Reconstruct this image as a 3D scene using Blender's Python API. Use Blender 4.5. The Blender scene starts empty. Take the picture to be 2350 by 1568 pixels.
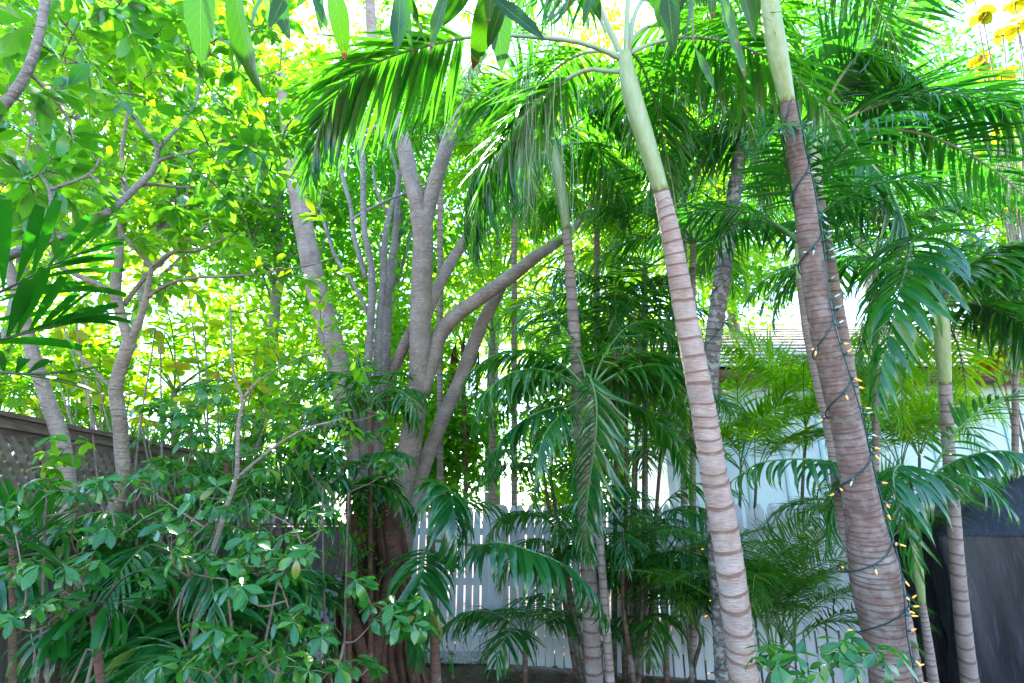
import bpy, math, random
import numpy as np
from mathutils import Matrix, Vector

rng = np.random.default_rng(11)
random.seed(11)
sc = bpy.context.scene
COL = sc.collection

# ------------------------------------------------------------------ camera
PITCH = math.radians(17.0)
CAM = np.array([0.0, 0.0, 1.6])
F = 1332.0                      # focal length in photo units (photo = 2350 x 1568 units)
FWD = np.array([0, math.cos(PITCH), math.sin(PITCH)])
UPV = np.array([0, -math.sin(PITCH), math.cos(PITCH)])
RGT = np.array([1.0, 0, 0])
cam_d = bpy.data.cameras.new('camera')
cam_d.sensor_width = 36.0
cam_d.lens = 36.0 * F / 2350.0
cam_d.clip_start = 0.05
cam_d.clip_end = 2000.0
cam = bpy.data.objects.new('camera', cam_d)
COL.objects.link(cam)
cam.location = CAM
cam.rotation_euler = (math.radians(90.0) + PITCH, 0, 0)
sc.camera = cam

# ------------------------------------------------------------------ sky, sun, exposure
SUN_EL, SUN_AZ = math.radians(52.0), math.radians(-24.0)     # azimuth from +Y towards +X
world = bpy.data.worlds.new('World')
sc.world = world
world.use_nodes = True
wn = world.node_tree
bg = wn.nodes['Background']
sky = wn.nodes.new('ShaderNodeTexSky')
sky.sky_type = 'NISHITA'
sky.sun_disc = False
sky.sun_elevation = SUN_EL
sky.sun_rotation = SUN_AZ
sky.air_density = 1.15
sky.dust_density = 0.3
sky.ozone_density = 4.0
wn.links.new(sky.outputs[0], bg.inputs[0])
bg.inputs[1].default_value = 0.15
sun_d = bpy.data.lights.new('sun', 'SUN')
sun_d.energy = 4.3
sun_d.angle = math.radians(0.6)
sun_d.color = (1.0, 0.95, 0.86)
sun = bpy.data.objects.new('sun', sun_d)
COL.objects.link(sun)
sdir = np.array([math.sin(SUN_AZ) * math.cos(SUN_EL), math.cos(SUN_AZ) * math.cos(SUN_EL), math.sin(SUN_EL)])
sun.rotation_euler = Vector(sdir.tolist()).to_track_quat('Z', 'Y').to_euler()
sun.location = (sdir * 40).tolist()
sc.view_settings.view_transform = 'Standard'
sc.view_settings.look = 'None'
sc.view_settings.exposure = 3.12
sc.view_settings.gamma = 1.0
sc.view_settings.use_curve_mapping = False
sc.cycles.max_bounces = 7
sc.cycles.diffuse_bounces = 4
sc.cycles.glossy_bounces = 3
sc.cycles.transmission_bounces = 5
sc.cycles.transparent_max_bounces = 4
sc.cycles.caustics_reflective = False
sc.cycles.caustics_refractive = False
sc.cycles.sample_clamp_indirect = 8.0
sc.cycles.use_denoising = True


# ------------------------------------------------------------------ helpers
def px(x, y, t):
    """photo unit position at forward distance t -> world point"""
    return CAM + t * (FWD + (x - 1175.0) / F * RGT - (y - 784.0) / F * UPV)


def gp(x, y, z=0.0):
    d = FWD + (x - 1175.0) / F * RGT - (y - 784.0) / F * UPV
    return CAM + d * ((z - CAM[2]) / d[2])


def proj(P):
    q = np.asarray(P) - CAM
    t = q @ FWD
    return 1175 + F * (q @ RGT) / np.maximum(t, 1e-3), 784 - F * (q @ UPV) / np.maximum(t, 1e-3), t


def nrm(v):
    v = np.asarray(v, float)
    return v / np.maximum(np.linalg.norm(v, axis=-1, keepdims=True), 1e-9)


WO = {}


def new(name, me, parent, origin, R=None, s=1.0, **props):
    o = bpy.data.objects.new(name, me)
    COL.objects.link(o)
    origin = np.asarray(origin, float)
    loc = origin
    if parent is not None:
        o.parent = parent
        loc = origin - WO[parent.name]
    WO[o.name] = origin
    if R is None:
        o.location = loc.tolist()
    else:
        M = np.eye(4)
        M[:3, :3] = R * s
        M[:3, 3] = loc
        o.matrix_basis = Matrix(M.tolist())
    for k, v in props.items():
        o[k] = v
    return o


def thing(name, label, cat, origin, group=None):
    o = new(name, None, None, origin, label=label, category=cat)
    o.empty_display_size = 0.05
    if group:
        o['group'] = group
    return o


def mesh(name, V, Q, mat, uv=None, smooth=True, origin=(0, 0, 0)):
    V = np.asarray(V, float) - np.asarray(origin, float)
    Q = np.asarray(Q, np.int32)
    me = bpy.data.meshes.new(name)
    n, m, k = len(V), len(Q), Q.shape[1]
    me.vertices.add(n)
    me.vertices.foreach_set('co', V.astype(np.float32).ravel())
    me.loops.add(m * k)
    me.loops.foreach_set('vertex_index', Q.ravel())
    me.polygons.add(m)
    me.polygons.foreach_set('loop_start', np.arange(m, dtype=np.int32) * k)
    me.polygons.foreach_set('use_smooth', np.full(m, smooth))
    if uv is not None:
        l = me.uv_layers.new(name='UVMap')
        l.data.foreach_set('uv', np.asarray(uv, np.float32)[Q.ravel()].ravel())
    me.materials.append(mat)
    me.update(calc_edges=True)
    return me


def merge(parts):
    """[(V,Q,UV)] -> one (V,Q,UV)"""
    Vs, Qs, Us, n = [], [], [], 0
    for V, Q, U in parts:
        Vs.append(V); Qs.append(np.asarray(Q) + n); Us.append(U); n += len(V)
    return np.concatenate(Vs), np.concatenate(Qs), np.concatenate(Us)


def part(name, parent, V, Q, mat, uv=None, smooth=True, origin=None, **props):
    if origin is None:
        origin = np.asarray(V).mean(0)
    return new(name, mesh(name, V, Q, mat, uv, smooth, origin), parent, origin, **props)


BQ = np.array([[0, 3, 2, 1], [4, 5, 6, 7], [0, 1, 5, 4], [1, 2, 6, 5], [2, 3, 7, 6], [3, 0, 4, 7]])


def box(x0, x1, y0, y1, z0, z1):
    V = np.array([[x0, y0, z0], [x1, y0, z0], [x1, y1, z0], [x0, y1, z0], [x0, y0, z1], [x1, y0, z1], [x1, y1, z1], [x0, y1, z1]], float)
    U = np.stack([V[:, 0] + V[:, 1], V[:, 2]], 1)
    return V, BQ.copy(), U


def cat(P, n):
    """Catmull-Rom resample of rows of P (any number of columns), evenly by length of the first three"""
    P = np.asarray(P, float)
    if len(P) == 2:
        P = np.stack([P[0], (P[0] + P[1]) / 2, P[1]])
    E = np.concatenate([[2 * P[0] - P[1]], P, [2 * P[-1] - P[-2]]])
    out = []
    for i in range(len(P) - 1):
        p0, p1, p2, p3 = E[i:i + 4]
        for u in np.linspace(0, 1, 12, endpoint=False):
            out.append(0.5 * (2 * p1 + (p2 - p0) * u + (2 * p0 - 5 * p1 + 4 * p2 - p3) * u * u + (3 * p1 - p0 - 3 * p2 + p3) * u ** 3))
    out.append(P[-1])
    out = np.array(out)
    d = np.concatenate([[0], np.cumsum(np.linalg.norm(np.diff(out[:, :3], axis=0), axis=1))])
    s = np.linspace(0, d[-1], n)
    return np.stack([np.interp(s, d, out[:, k]) for k in range(P.shape[1])], 1)


def frames(C, up=None):
    T = nrm(np.gradient(C, axis=0))
    n = np.array([0, 0, 1.0]) if up is None else np.asarray(up, float)
    if abs(n @ T[0]) > 0.97:
        n = np.array([0.3, -1.0, 0.2])
    N = np.zeros_like(T)
    for i in range(len(T)):
        n = nrm(n - (n @ T[i]) * T[i])
        N[i] = n
    return T, N, np.cross(T, N)


def tube(C, R, sides=8, vv=None, lump=0.0, cap=True):
    C = np.asarray(C, float)
    R = np.asarray(R, float)
    T, N, B = frames(C)
    n = len(C)
    a = np.linspace(0, 2 * np.pi, sides + 1)
    d = np.concatenate([[0], np.cumsum(np.linalg.norm(np.diff(C, axis=0), axis=1))])
    if vv is None:
        vv = d
    rr = R[:, None] * np.ones(sides + 1)
    if lump:
        ph = rng.uniform(0, 6.28, 4)
        rr = rr * (1 + lump * (np.sin(2 * a[None] + d[:, None] * 2.1 + ph[0]) * .5 + np.sin(3 * a[None] - d[:, None] * 3.7 + ph[1]) * .35 + np.sin(d[:, None] * 7 + a[None] + ph[2]) * .3))
        rr[:, -1] = rr[:, 0]
    V = C[:, None] + rr[..., None] * (np.cos(a)[None, :, None] * N[:, None] + np.sin(a)[None, :, None] * B[:, None])
    U = np.stack([np.broadcast_to(a / (2 * np.pi), (n, sides + 1)), np.broadcast_to(np.asarray(vv)[:, None], (n, sides + 1))], -1)
    i, j = np.meshgrid(np.arange(n - 1), np.arange(sides), indexing='ij')
    q = (i * (sides + 1) + j).ravel()
    Q = np.stack([q, q + 1, q + sides + 2, q + sides + 1], 1)
    V = V.reshape(-1, 3)
    U = U.reshape(-1, 2)
    if cap and sides >= 6 and sides % 2 == 0:
        for base, rev in ((0, True), ((n - 1) * (sides + 1), False)):
            for k in range(1, sides // 2):
                f = [base + k - 1, base + k, base + sides - k - 1, base + sides - k]
                f = [base + k - 1 if k > 1 else base, base + k, base + sides - k, base + sides - k + 1 if k > 1 else base + sides]
                Q = np.concatenate([Q, [f[::-1] if rev else f]])
    return V, Q, U


# ------------------------------------------------------------------ materials
def nodes(name):
    m = bpy.data.materials.new(name)
    m.use_nodes = True
    nt = m.node_tree
    return m, nt, nt.nodes['Principled BSDF'], nt.nodes['Material Output']


def N(nt, typ, **kw):
    n = nt.nodes.new(typ)
    for k, v in kw.items():
        if k.startswith('i_'):
            n.inputs[int(k[2:])].default_value = v
        else:
            setattr(n, k, v)
    return n


def math_(nt, op, a, b=None, c=None, clamp=False):
    n = nt.nodes.new('ShaderNodeMath')
    n.operation = op
    n.use_clamp = clamp
    for i, v in enumerate((a, b, c)):
        if v is None:
            continue
        if isinstance(v, (int, float)):
            n.inputs[i].default_value = v
        else:
            nt.links.new(v, n.inputs[i])
    return n.outputs[0]


def mixc(nt, f, a, b, mode='MIX'):
    n = nt.nodes.new('ShaderNodeMix')
    n.data_type = 'RGBA'
    n.blend_type = mode
    for i, v in ((0, f), (6, a), (7, b)):
        if isinstance(v, (int, float)):
            n.inputs[i].default_value = v
        elif isinstance(v, tuple):
            n.inputs[i].default_value = (*v, 1) if len(v) == 3 else v
        else:
            nt.links.new(v, n.inputs[i])
    return n.outputs[2]


def ramp(nt, fac, stops, interp='LINEAR'):
    r = nt.nodes.new('ShaderNodeValToRGB')
    r.color_ramp.interpolation = interp
    e = r.color_ramp.elements
    while len(e) < len(stops):
        e.new(0.5)
    for k, (p, c) in enumerate(stops):
        e[k].position = p
        e[k].color = (*c, 1) if len(c) == 3 else c
    nt.links.new(fac, r.inputs[0])
    return r.outputs[0]


def leaf_mat(name, stops, trans, tw=0.45, rough=0.38, spec=0.5, rib=(0.25, 0.4, 0.1), ribw=0.05, tip=None, veins=0.0, spots=0.0):
    """stops: [(pos, colour)] over a per-leaf random; trans: colour let through; tip: brown tip threshold"""
    m, nt, b, out = nodes(name)
    L = nt.links
    oi = N(nt, 'ShaderNodeObjectInfo')
    ge = N(nt, 'ShaderNodeNewGeometry')
    rnd = math_(nt, 'FRACT', math_(nt, 'ADD', oi.outputs['Random'], ge.outputs['Random Per Island']))
    col = ramp(nt, rnd, stops)
    tc = N(nt, 'ShaderNodeTexCoord')
    no = N(nt, 'ShaderNodeTexNoise')
    no.inputs['Scale'].default_value = 9.0
    no.inputs['Detail'].default_value = 3.0
    L.new(tc.outputs['Object'], no.inputs['Vector'])
    var = ramp(nt, no.outputs[0], [(0.3, (0.75, 0.8, 0.75)), (0.7, (1.2, 1.15, 1.2))])
    col = mixc(nt, 1.0, col, var, 'MULTIPLY')
    uv = N(nt, 'ShaderNodeSeparateXYZ')
    L.new(tc.outputs['UV'], uv.inputs[0])
    ax = math_(nt, 'ABSOLUTE', math_(nt, 'SUBTRACT', uv.outputs[0], 0.5))
    isr = math_(nt, 'LESS_THAN', ax, ribw * 0.5)
    tcol = mixc(nt, rnd, trans, tuple(min(1, c * k) for c, k in zip(trans, (1.6, 1.1, 0.9))))
    if veins:
        w = math_(nt, 'SINE', math_(nt, 'MULTIPLY', math_(nt, 'SUBTRACT', uv.outputs[1], math_(nt, 'MULTIPLY', ax, 0.35)), 75.0))
        vv = math_(nt, 'MULTIPLY', math_(nt, 'GREATER_THAN', w, 0.88), veins)
        col = mixc(nt, vv, col, rib)
        tcol = mixc(nt, vv, tcol, tuple(c * 1.6 for c in trans))
    col = mixc(nt, math_(nt, 'MULTIPLY', isr, 0.75), col, rib)
    tcol = mixc(nt, math_(nt, 'MULTIPLY', isr, 0.6), tcol, tuple(c * 0.6 for c in trans))
    if spots:
        sp = N(nt, 'ShaderNodeTexNoise')
        sp.inputs['Scale'].default_value = 60.0
        L.new(tc.outputs['Object'], sp.inputs['Vector'])
        sm = math_(nt, 'MULTIPLY', math_(nt, 'GREATER_THAN', sp.outputs[0], 0.68), spots)
        col = mixc(nt, sm, col, (0.35, 0.32, 0.03))
        tcol = mixc(nt, sm, tcol, (0.5, 0.42, 0.03))
    if tip is not None:
        nz = math_(nt, 'MULTIPLY', math_(nt, 'SUBTRACT', no.outputs[0], 0.5), 0.22)
        k = math_(nt, 'ADD', math_(nt, 'ADD', uv.outputs[1], nz), math_(nt, 'MULTIPLY', math_(nt, 'SUBTRACT', rnd, 0.5), 0.3))
        tm = math_(nt, 'GREATER_THAN', k, tip)
        ym = math_(nt, 'GREATER_THAN', k, tip - 0.035)
        col = mixc(nt, math_(nt, 'MULTIPLY', ym, 0.6), col, (0.22, 0.24, 0.02))
        col = mixc(nt, tm, col, (0.16, 0.06, 0.035))
        tcol = mixc(nt, math_(nt, 'MULTIPLY', ym, 0.6), tcol, (0.2, 0.2, 0.01))
        tcol = mixc(nt, tm, tcol, (0.09, 0.03, 0.02))
    L.new(col, b.inputs['Base Color'])
    b.inputs['Roughness'].default_value = rough
    b.inputs['Specular IOR Level'].default_value = spec
    bp = N(nt, 'ShaderNodeBump')
    bp.inputs['Strength'].default_value = 0.12
    bp.inputs['Distance'].default_value = 0.01
    L.new(no.outputs[0], bp.inputs['Height'])
    L.new(bp.outputs[0], b.inputs['Normal'])
    tr = N(nt, 'ShaderNodeBsdfTranslucent')
    L.new(tcol, tr.inputs[0])
    mx = N(nt, 'ShaderNodeMixShader')
    mx.inputs[0].default_value = tw
    L.new(b.outputs[0], mx.inputs[1])
    L.new(tr.outputs[0], mx.inputs[2])
    L.new(mx.outputs[0], out.inputs[0])
    return m


def plain(name, col, rough=0.6, noise=0.0, scale=8.0, col2=None, bump=0.0, stretch=None, metal=0.0, spec=0.5):
    m, nt, b, out = nodes(name)
    tc = N(nt, 'ShaderNodeTexCoord')
    vec = tc.outputs['Object']
    if stretch:
        mp = N(nt, 'ShaderNodeMapping')
        mp.inputs['Scale'].default_value = stretch
        nt.links.new(vec, mp.inputs[0])
        vec = mp.outputs[0]
    no = N(nt, 'ShaderNodeTexNoise')
    no.inputs['Scale'].default_value = scale
    no.inputs['Detail'].default_value = 5.0
    nt.links.new(vec, no.inputs['Vector'])
    oi = N(nt, 'ShaderNodeObjectInfo')
    c2 = col2 or tuple(c * (1 - noise) for c in col)
    c = mixc(nt, ramp(nt, no.outputs[0], [(0.35, (0, 0, 0)), (0.65, (1, 1, 1))]), col, c2)
    k = math_(nt, 'MULTIPLY_ADD', oi.outputs['Random'], noise * 0.6, 1 - noise * 0.3)
    cc = N(nt, 'ShaderNodeCombineColor')
    for i in range(3):
        nt.links.new(k, cc.inputs[i])
    c = mixc(nt, 1.0, c, cc.outputs[0], 'MULTIPLY')
    nt.links.new(c, b.inputs['Base Color'])
    b.inputs['Roughness'].default_value = rough
    b.inputs['Metallic'].default_value = metal
    b.inputs['Specular IOR Level'].default_value = spec
    if bump:
        bp = N(nt, 'ShaderNodeBump')
        bp.inputs['Strength'].default_value = bump
        bp.inputs['Distance'].default_value = 0.02
        nt.links.new(no.outputs[0], bp.inputs['Height'])
        nt.links.new(bp.outputs[0], b.inputs['Normal'])
    return m


def ringed_trunk(name, c1, c2, scar, sw=0.16, fib=1.0, lichen=0.0):
    """palm trunk: colour c1/c2 with scar-coloured leaf rings (uv.y counts rings)"""
    m, nt, b, out = nodes(name)
    L = nt.links
    tc = N(nt, 'ShaderNodeTexCoord')
    uv = N(nt, 'ShaderNodeSeparateXYZ')
    L.new(tc.outputs['UV'], uv.inputs[0])
    no = N(nt, 'ShaderNodeTexNoise')
    no.inputs['Scale'].default_value = 14.0
    no.inputs['Detail'].default_value = 6.0
    L.new(tc.outputs['Object'], no.inputs['Vector'])
    mp = N(nt, 'ShaderNodeMapping')
    mp.inputs['Scale'].default_value = (26 * fib, 26 * fib, 150 * fib)
    L.new(tc.outputs['Object'], mp.inputs[0])
    n2 = N(nt, 'ShaderNodeTexNoise')
    n2.inputs['Scale'].default_value = 1.0
    n2.inputs['Detail'].default_value = 4.0
    L.new(mp.outputs[0], n2.inputs['Vector'])
    wob = math_(nt, 'MULTIPLY', math_(nt, 'SUBTRACT', no.outputs[0], 0.5), 0.14)
    ph = math_(nt, 'FRACT', math_(nt, 'ADD', uv.outputs[1], wob))
    col = mixc(nt, ramp(nt, no.outputs[0], [(0.35, (0, 0, 0)), (0.65, (1, 1, 1))]), c1, c2)
    col = mixc(nt, ramp(nt, n2.outputs[0], [(0.45, (0, 0, 0)), (0.62, (0.42, 0.42, 0.42))]), col, tuple(c * 0.55 for c in c1))
    n5 = N(nt, 'ShaderNodeTexNoise')
    n5.inputs['Scale'].default_value = 3.2
    n5.inputs['Detail'].default_value = 8.0
    n5.inputs['Roughness'].default_value = 0.65
    L.new(tc.outputs['Object'], n5.inputs['Vector'])
    col = mixc(nt, ramp(nt, n5.outputs[0], [(0.5, (0, 0, 0)), (0.66, (0.55, 0.55, 0.55))]), col, tuple(c * 0.5 for c in c1))
    col = mixc(nt, ramp(nt, n5.outputs[0], [(0.33, (0.5, 0.5, 0.5)), (0.45, (0, 0, 0))]), col, (0.40, 0.40, 0.40))
    sm = ramp(nt, ph, [(0.0, (1, 1, 1)), (sw * 0.6, (0.85, 0.85, 0.85)), (sw, (0, 0, 0)), (0.97, (0, 0, 0)), (1.0, (1, 1, 1))])
    sm = math_(nt, 'MULTIPLY', sm, ramp(nt, n2.outputs[0], [(0.3, (0.72, 0.72, 0.72)), (0.5, (1, 1, 1))]))
    col = mixc(nt, sm, col, scar)
    if lichen:
        n3 = N(nt, 'ShaderNodeTexNoise')
        n3.inputs['Scale'].default_value = 22.0
        n3.inputs['Detail'].default_value = 3.0
        L.new(tc.outputs['Object'], n3.inputs['Vector'])
        col = mixc(nt, ramp(nt, n3.outputs[0], [(0.52, (0, 0, 0)), (0.58, (lichen,) * 3)]), col, (0.42, 0.46, 0.42))
    L.new(col, b.inputs['Base Color'])
    b.inputs['Roughness'].default_value = 0.75
    bp = N(nt, 'ShaderNodeBump')
    bp.inputs['Strength'].default_value = 0.5
    bp.inputs['Distance'].default_value = 0.01
    L.new(n2.outputs[0], bp.inputs['Height'])
    L.new(bp.outputs[0], b.inputs['Normal'])
    return m


def bark_mat(name, c1, c2, lich=0.3):
    m, nt, b, out = nodes(name)
    L = nt.links
    tc = N(nt, 'ShaderNodeTexCoord')
    no = N(nt, 'ShaderNodeTexNoise')
    no.inputs['Scale'].default_value = 6.0
    no.inputs['Detail'].default_value = 7.0
    L.new(tc.outputs['Object'], no.inputs['Vector'])
    mp = N(nt, 'ShaderNodeMapping')
    mp.inputs['Scale'].default_value = (12, 12, 95)
    L.new(tc.outputs['Object'], mp.inputs[0])
    n2 = N(nt, 'ShaderNodeTexNoise')
    n2.inputs['Scale'].default_value = 1.0
    n2.inputs['Detail'].default_value = 5.0
    L.new(mp.outputs[0], n2.inputs['Vector'])
    n3 = N(nt, 'ShaderNodeTexNoise')
    n3.inputs['Scale'].default_value = 34.0
    n3.inputs['Detail'].default_value = 4.0
    L.new(tc.outputs['Object'], n3.inputs['Vector'])
    col = mixc(nt, ramp(nt, no.outputs[0], [(0.35, (0, 0, 0)), (0.68, (1, 1, 1))]), c1, c2)
    col = mixc(nt, ramp(nt, n2.outputs[0], [(0.5, (0, 0, 0)), (0.7, (0.5, 0.5, 0.5))]), col, tuple(c * 0.5 for c in c1))
    col = mixc(nt, ramp(nt, n3.outputs[0], [(0.6, (0, 0, 0)), (0.66, (lich,) * 3)]), col, (0.45, 0.42, 0.4))
    L.new(col, b.inputs['Base Color'])
    b.inputs['Roughness'].default_value = 0.8
    bp = N(nt, 'ShaderNodeBump')
    bp.inputs['Strength'].default_value = 0.9
    bp.inputs['Distance'].default_value = 0.015
    L.new(math_(nt, 'ADD', n2.outputs[0], n3.outputs[0]), bp.inputs['Height'])
    L.new(bp.outputs[0], b.inputs['Normal'])
    return m


M = {}
# leaves
M['palm'] = leaf_mat('palm_leaf', [(0, (0.006, 0.065, 0.012)), (0.5, (0.015, 0.11, 0.013)), (0.95, (0.034, 0.15, 0.012)), (1, (0.2, 0.22, 0.03))], (0.07, 0.40, 0.008), 0.36, 0.24, 0.75, rib=(0.06, 0.2, 0.035), spots=0.5)
M['palm_cool'] = leaf_mat('palm_leaf_cool', [(0, (0.005, 0.068, 0.020)), (0.6, (0.012, 0.115, 0.025)), (0.96, (0.028, 0.155, 0.022)), (1, (0.16, 0.2, 0.03))], (0.055, 0.40, 0.016), 0.34, 0.22, 0.85, rib=(0.05, 0.18, 0.05), spots=0.35)
M['palm_lime'] = leaf_mat('palm_leaf_lime', [(0, (0.020, 0.14, 0.008)), (0.5, (0.04, 0.19, 0.008)), (1, (0.10, 0.24, 0.01))], (0.34, 0.74, 0.008), 0.55, 0.4, 0.35, rib=(0.15, 0.3, 0.04))
M['areca'] = leaf_mat('areca_leaf', [(0, (0.012, 0.10, 0.012)), (0.6, (0.03, 0.15, 0.012)), (0.92, (0.08, 0.20, 0.012)), (1, (0.28, 0.24, 0.02))], (0.12, 0.42, 0.008), 0.4, 0.36, 0.4, rib=(0.12, 0.26, 0.04))
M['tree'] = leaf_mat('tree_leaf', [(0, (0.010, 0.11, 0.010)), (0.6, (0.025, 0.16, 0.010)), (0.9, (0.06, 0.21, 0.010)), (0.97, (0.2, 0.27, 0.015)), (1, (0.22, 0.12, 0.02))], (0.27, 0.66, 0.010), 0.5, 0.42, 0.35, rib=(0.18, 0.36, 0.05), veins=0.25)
M['tree_dark'] = leaf_mat('shaded_tree_leaf', [(0, (0.006, 0.085, 0.016)), (0.6, (0.014, 0.13, 0.014)), (1, (0.035, 0.18, 0.012))], (0.13, 0.50, 0.010), 0.42, 0.27, 0.7, rib=(0.12, 0.3, 0.06), veins=0.25)  # darker copy of the tree leaf, shade put into its colour
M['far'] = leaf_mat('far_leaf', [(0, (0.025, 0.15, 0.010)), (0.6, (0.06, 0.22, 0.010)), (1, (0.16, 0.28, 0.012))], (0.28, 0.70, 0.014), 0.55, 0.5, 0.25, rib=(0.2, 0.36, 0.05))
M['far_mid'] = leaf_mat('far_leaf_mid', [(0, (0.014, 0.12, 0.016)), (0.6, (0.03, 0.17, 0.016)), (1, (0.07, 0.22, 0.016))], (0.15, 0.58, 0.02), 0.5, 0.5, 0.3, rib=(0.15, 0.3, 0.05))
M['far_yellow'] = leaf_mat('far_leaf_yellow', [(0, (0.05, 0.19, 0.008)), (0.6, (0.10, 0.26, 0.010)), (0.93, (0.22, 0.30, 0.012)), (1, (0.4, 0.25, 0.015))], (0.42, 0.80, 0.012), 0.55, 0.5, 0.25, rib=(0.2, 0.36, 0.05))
M['shrub'] = leaf_mat('shrub_leaf', [(0, (0.006, 0.085, 0.016)), (0.5, (0.018, 0.14, 0.018)), (0.88, (0.045, 0.19, 0.015)), (0.97, (0.14, 0.26, 0.02)), (1, (0.2, 0.14, 0.03))], (0.07, 0.42, 0.010), 0.34, 0.25, 0.75, rib=(0.08, 0.3, 0.08), veins=0.3)
M['broad'] = leaf_mat('broad_palm_leaf', [(0, (0.004, 0.070, 0.008)), (1, (0.008, 0.11, 0.010))], (0.03, 0.30, 0.005), 0.3, 0.33, 0.5, rib=(0.02, 0.14, 0.02), veins=0.0)
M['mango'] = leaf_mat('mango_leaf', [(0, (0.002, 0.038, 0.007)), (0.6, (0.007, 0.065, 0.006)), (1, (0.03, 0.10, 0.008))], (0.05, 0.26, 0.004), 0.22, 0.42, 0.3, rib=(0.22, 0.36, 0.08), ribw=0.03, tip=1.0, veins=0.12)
M['almond'] = leaf_mat('almond_leaf', [(0, (0.035, 0.18, 0.008)), (0.6, (0.07, 0.24, 0.008)), (0.8, (0.22, 0.27, 0.012)), (0.9, (0.4, 0.26, 0.012)), (1, (0.45, 0.12, 0.015))], (0.60, 0.78, 0.014), 0.55, 0.42, 0.35, rib=(0.3, 0.36, 0.06), veins=0.45)
M['grape'] = leaf_mat('grape_leaf', [(0, (0.05, 0.2, 0.012)), (0.5, (0.14, 0.27, 0.012)), (0.8, (0.38, 0.30, 0.015)), (1, (0.4, 0.14, 0.02))], (0.48, 0.50, 0.015), 0.45, 0.45, 0.3, rib=(0.4, 0.14, 0.03), veins=0.6)
M['dry'] = leaf_mat('dry_leaf', [(0, (0.07, 0.035, 0.02)), (0.6, (0.16, 0.08, 0.03)), (1, (0.34, 0.19, 0.06))], (0.2, 0.1, 0.03), 0.2, 0.7, 0.3, rib=(0.2, 0.12, 0.05))
M['grass'] = leaf_mat('grass_leaf', [(0, (0.03, 0.14, 0.015)), (0.7, (0.07, 0.21, 0.02)), (1, (0.2, 0.24, 0.05))], (0.14, 0.4, 0.015), 0.45, 0.5, 0.3)
# wood and stems
M['rachis'] = plain('frond_stalk', (0.10, 0.22, 0.06), 0.5, 0.3)
M['rachis_dark'] = plain('frond_stalk_dark', (0.05, 0.075, 0.04), 0.55, 0.3)
M['petiole'] = plain('pale_stalk', (0.26, 0.36, 0.20), 0.5, 0.3, col2=(0.36, 0.40, 0.30))
M['shaft'] = plain('crownshaft', (0.22, 0.30, 0.10), 0.42, 0.2, 5.0, col2=(0.32, 0.36, 0.20), stretch=(9, 9, 0.7))
M['trunk_pale'] = ringed_trunk('pale_ringed_trunk', (0.36, 0.255, 0.215), (0.46, 0.355, 0.32), (0.15, 0.072, 0.042), 0.2, 0.9)
M['trunk_dark'] = ringed_trunk('brown_ringed_trunk', (0.16, 0.098, 0.078), (0.24, 0.16, 0.135), (0.075, 0.042, 0.032), 0.24, 1.0, 0.12)
M['trunk_grey'] = ringed_trunk('grey_ringed_trunk', (0.13, 0.11, 0.11), (0.20, 0.17, 0.165), (0.06, 0.05, 0.05), 0.25, 1.0, 0.5)
M['trunk_slim'] = ringed_trunk('slim_ringed_trunk', (0.27, 0.20, 0.18), (0.35, 0.275, 0.25), (0.13, 0.072, 0.05), 0.2, 1.0)
M['cane'] = ringed_trunk('cane', (0.05, 0.07, 0.035), (0.09, 0.08, 0.05), (0.17, 0.13, 0.10), 0.10, 1.0)
M['cane_brown'] = ringed_trunk('brown_cane', (0.13, 0.065, 0.045), (0.19, 0.10, 0.07), (0.06, 0.035, 0.03), 0.12, 1.0)
M['bark'] = bark_mat('smooth_grey_bark', (0.25, 0.182, 0.158), (0.38, 0.298, 0.265), 0.4)
M['bark_thin'] = bark_mat('thin_grey_bark', (0.19, 0.165, 0.155), (0.29, 0.26, 0.25), 0.55)
M['bark_left'] = bark_mat('pale_brown_bark', (0.23, 0.175, 0.14), (0.33, 0.265, 0.22), 0.4)
M['root'] = bark_mat('root_bark', (0.075, 0.033, 0.024), (0.16, 0.072, 0.052), 0.06)
M['shrub_stem'] = plain('shrub_stem', (0.19, 0.14, 0.11), 0.8, 0.4, 30.0, col2=(0.12, 0.085, 0.065))
M['twig'] = plain('twig', (0.15, 0.115, 0.10), 0.8, 0.4, 30.0)
M['twig_green'] = plain('green_twig', (0.22, 0.25, 0.10), 0.6, 0.3)
# built things
M['white'] = plain('white_fence_paint', (0.60, 0.61, 0.67), 0.55, 0.2, 4.0, col2=(0.47, 0.49, 0.52), bump=0.08, stretch=(3, 3, 1))
M['mint'] = plain('mint_siding', (0.56, 0.66, 0.70), 0.5, 0.1, 2.0, col2=(0.48, 0.58, 0.63), bump=0.05)
M['batten'] = plain('mint_batten', (0.33, 0.55, 0.54), 0.5, 0.06, 3.0)
M['fascia'] = plain('fascia', (0.20, 0.10, 0.07), 0.6, 0.3)
M['tile'] = plain('roof_tile', (0.62, 0.55, 0.52), 0.75, 0.35, 6.0, col2=(0.48, 0.40, 0.37), bump=0.3)
M['tile_gap'] = plain('roof_underlay', (0.12, 0.07, 0.055), 0.85, 0.3)
M['wood'] = plain('weathered_wood', (0.22, 0.155, 0.125), 0.8, 0.35, 5.0, col2=(0.11, 0.078, 0.066), bump=0.3, stretch=(8, 1.2, 8))
M['lattice'] = plain('weathered_lattice', (0.27, 0.205, 0.18), 0.8, 0.4, 12.0, col2=(0.15, 0.105, 0.085), bump=0.2)
M['board'] = plain('weathered_board', (0.20, 0.165, 0.16), 0.8, 0.35, 4.0, col2=(0.11, 0.085, 0.08), bump=0.3, stretch=(9, 9, 0.8))
M['soil'] = plain('soil', (0.060, 0.036, 0.024), 0.95, 0.3, 9.0, col2=(0.11, 0.065, 0.04), bump=0.8)
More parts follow.
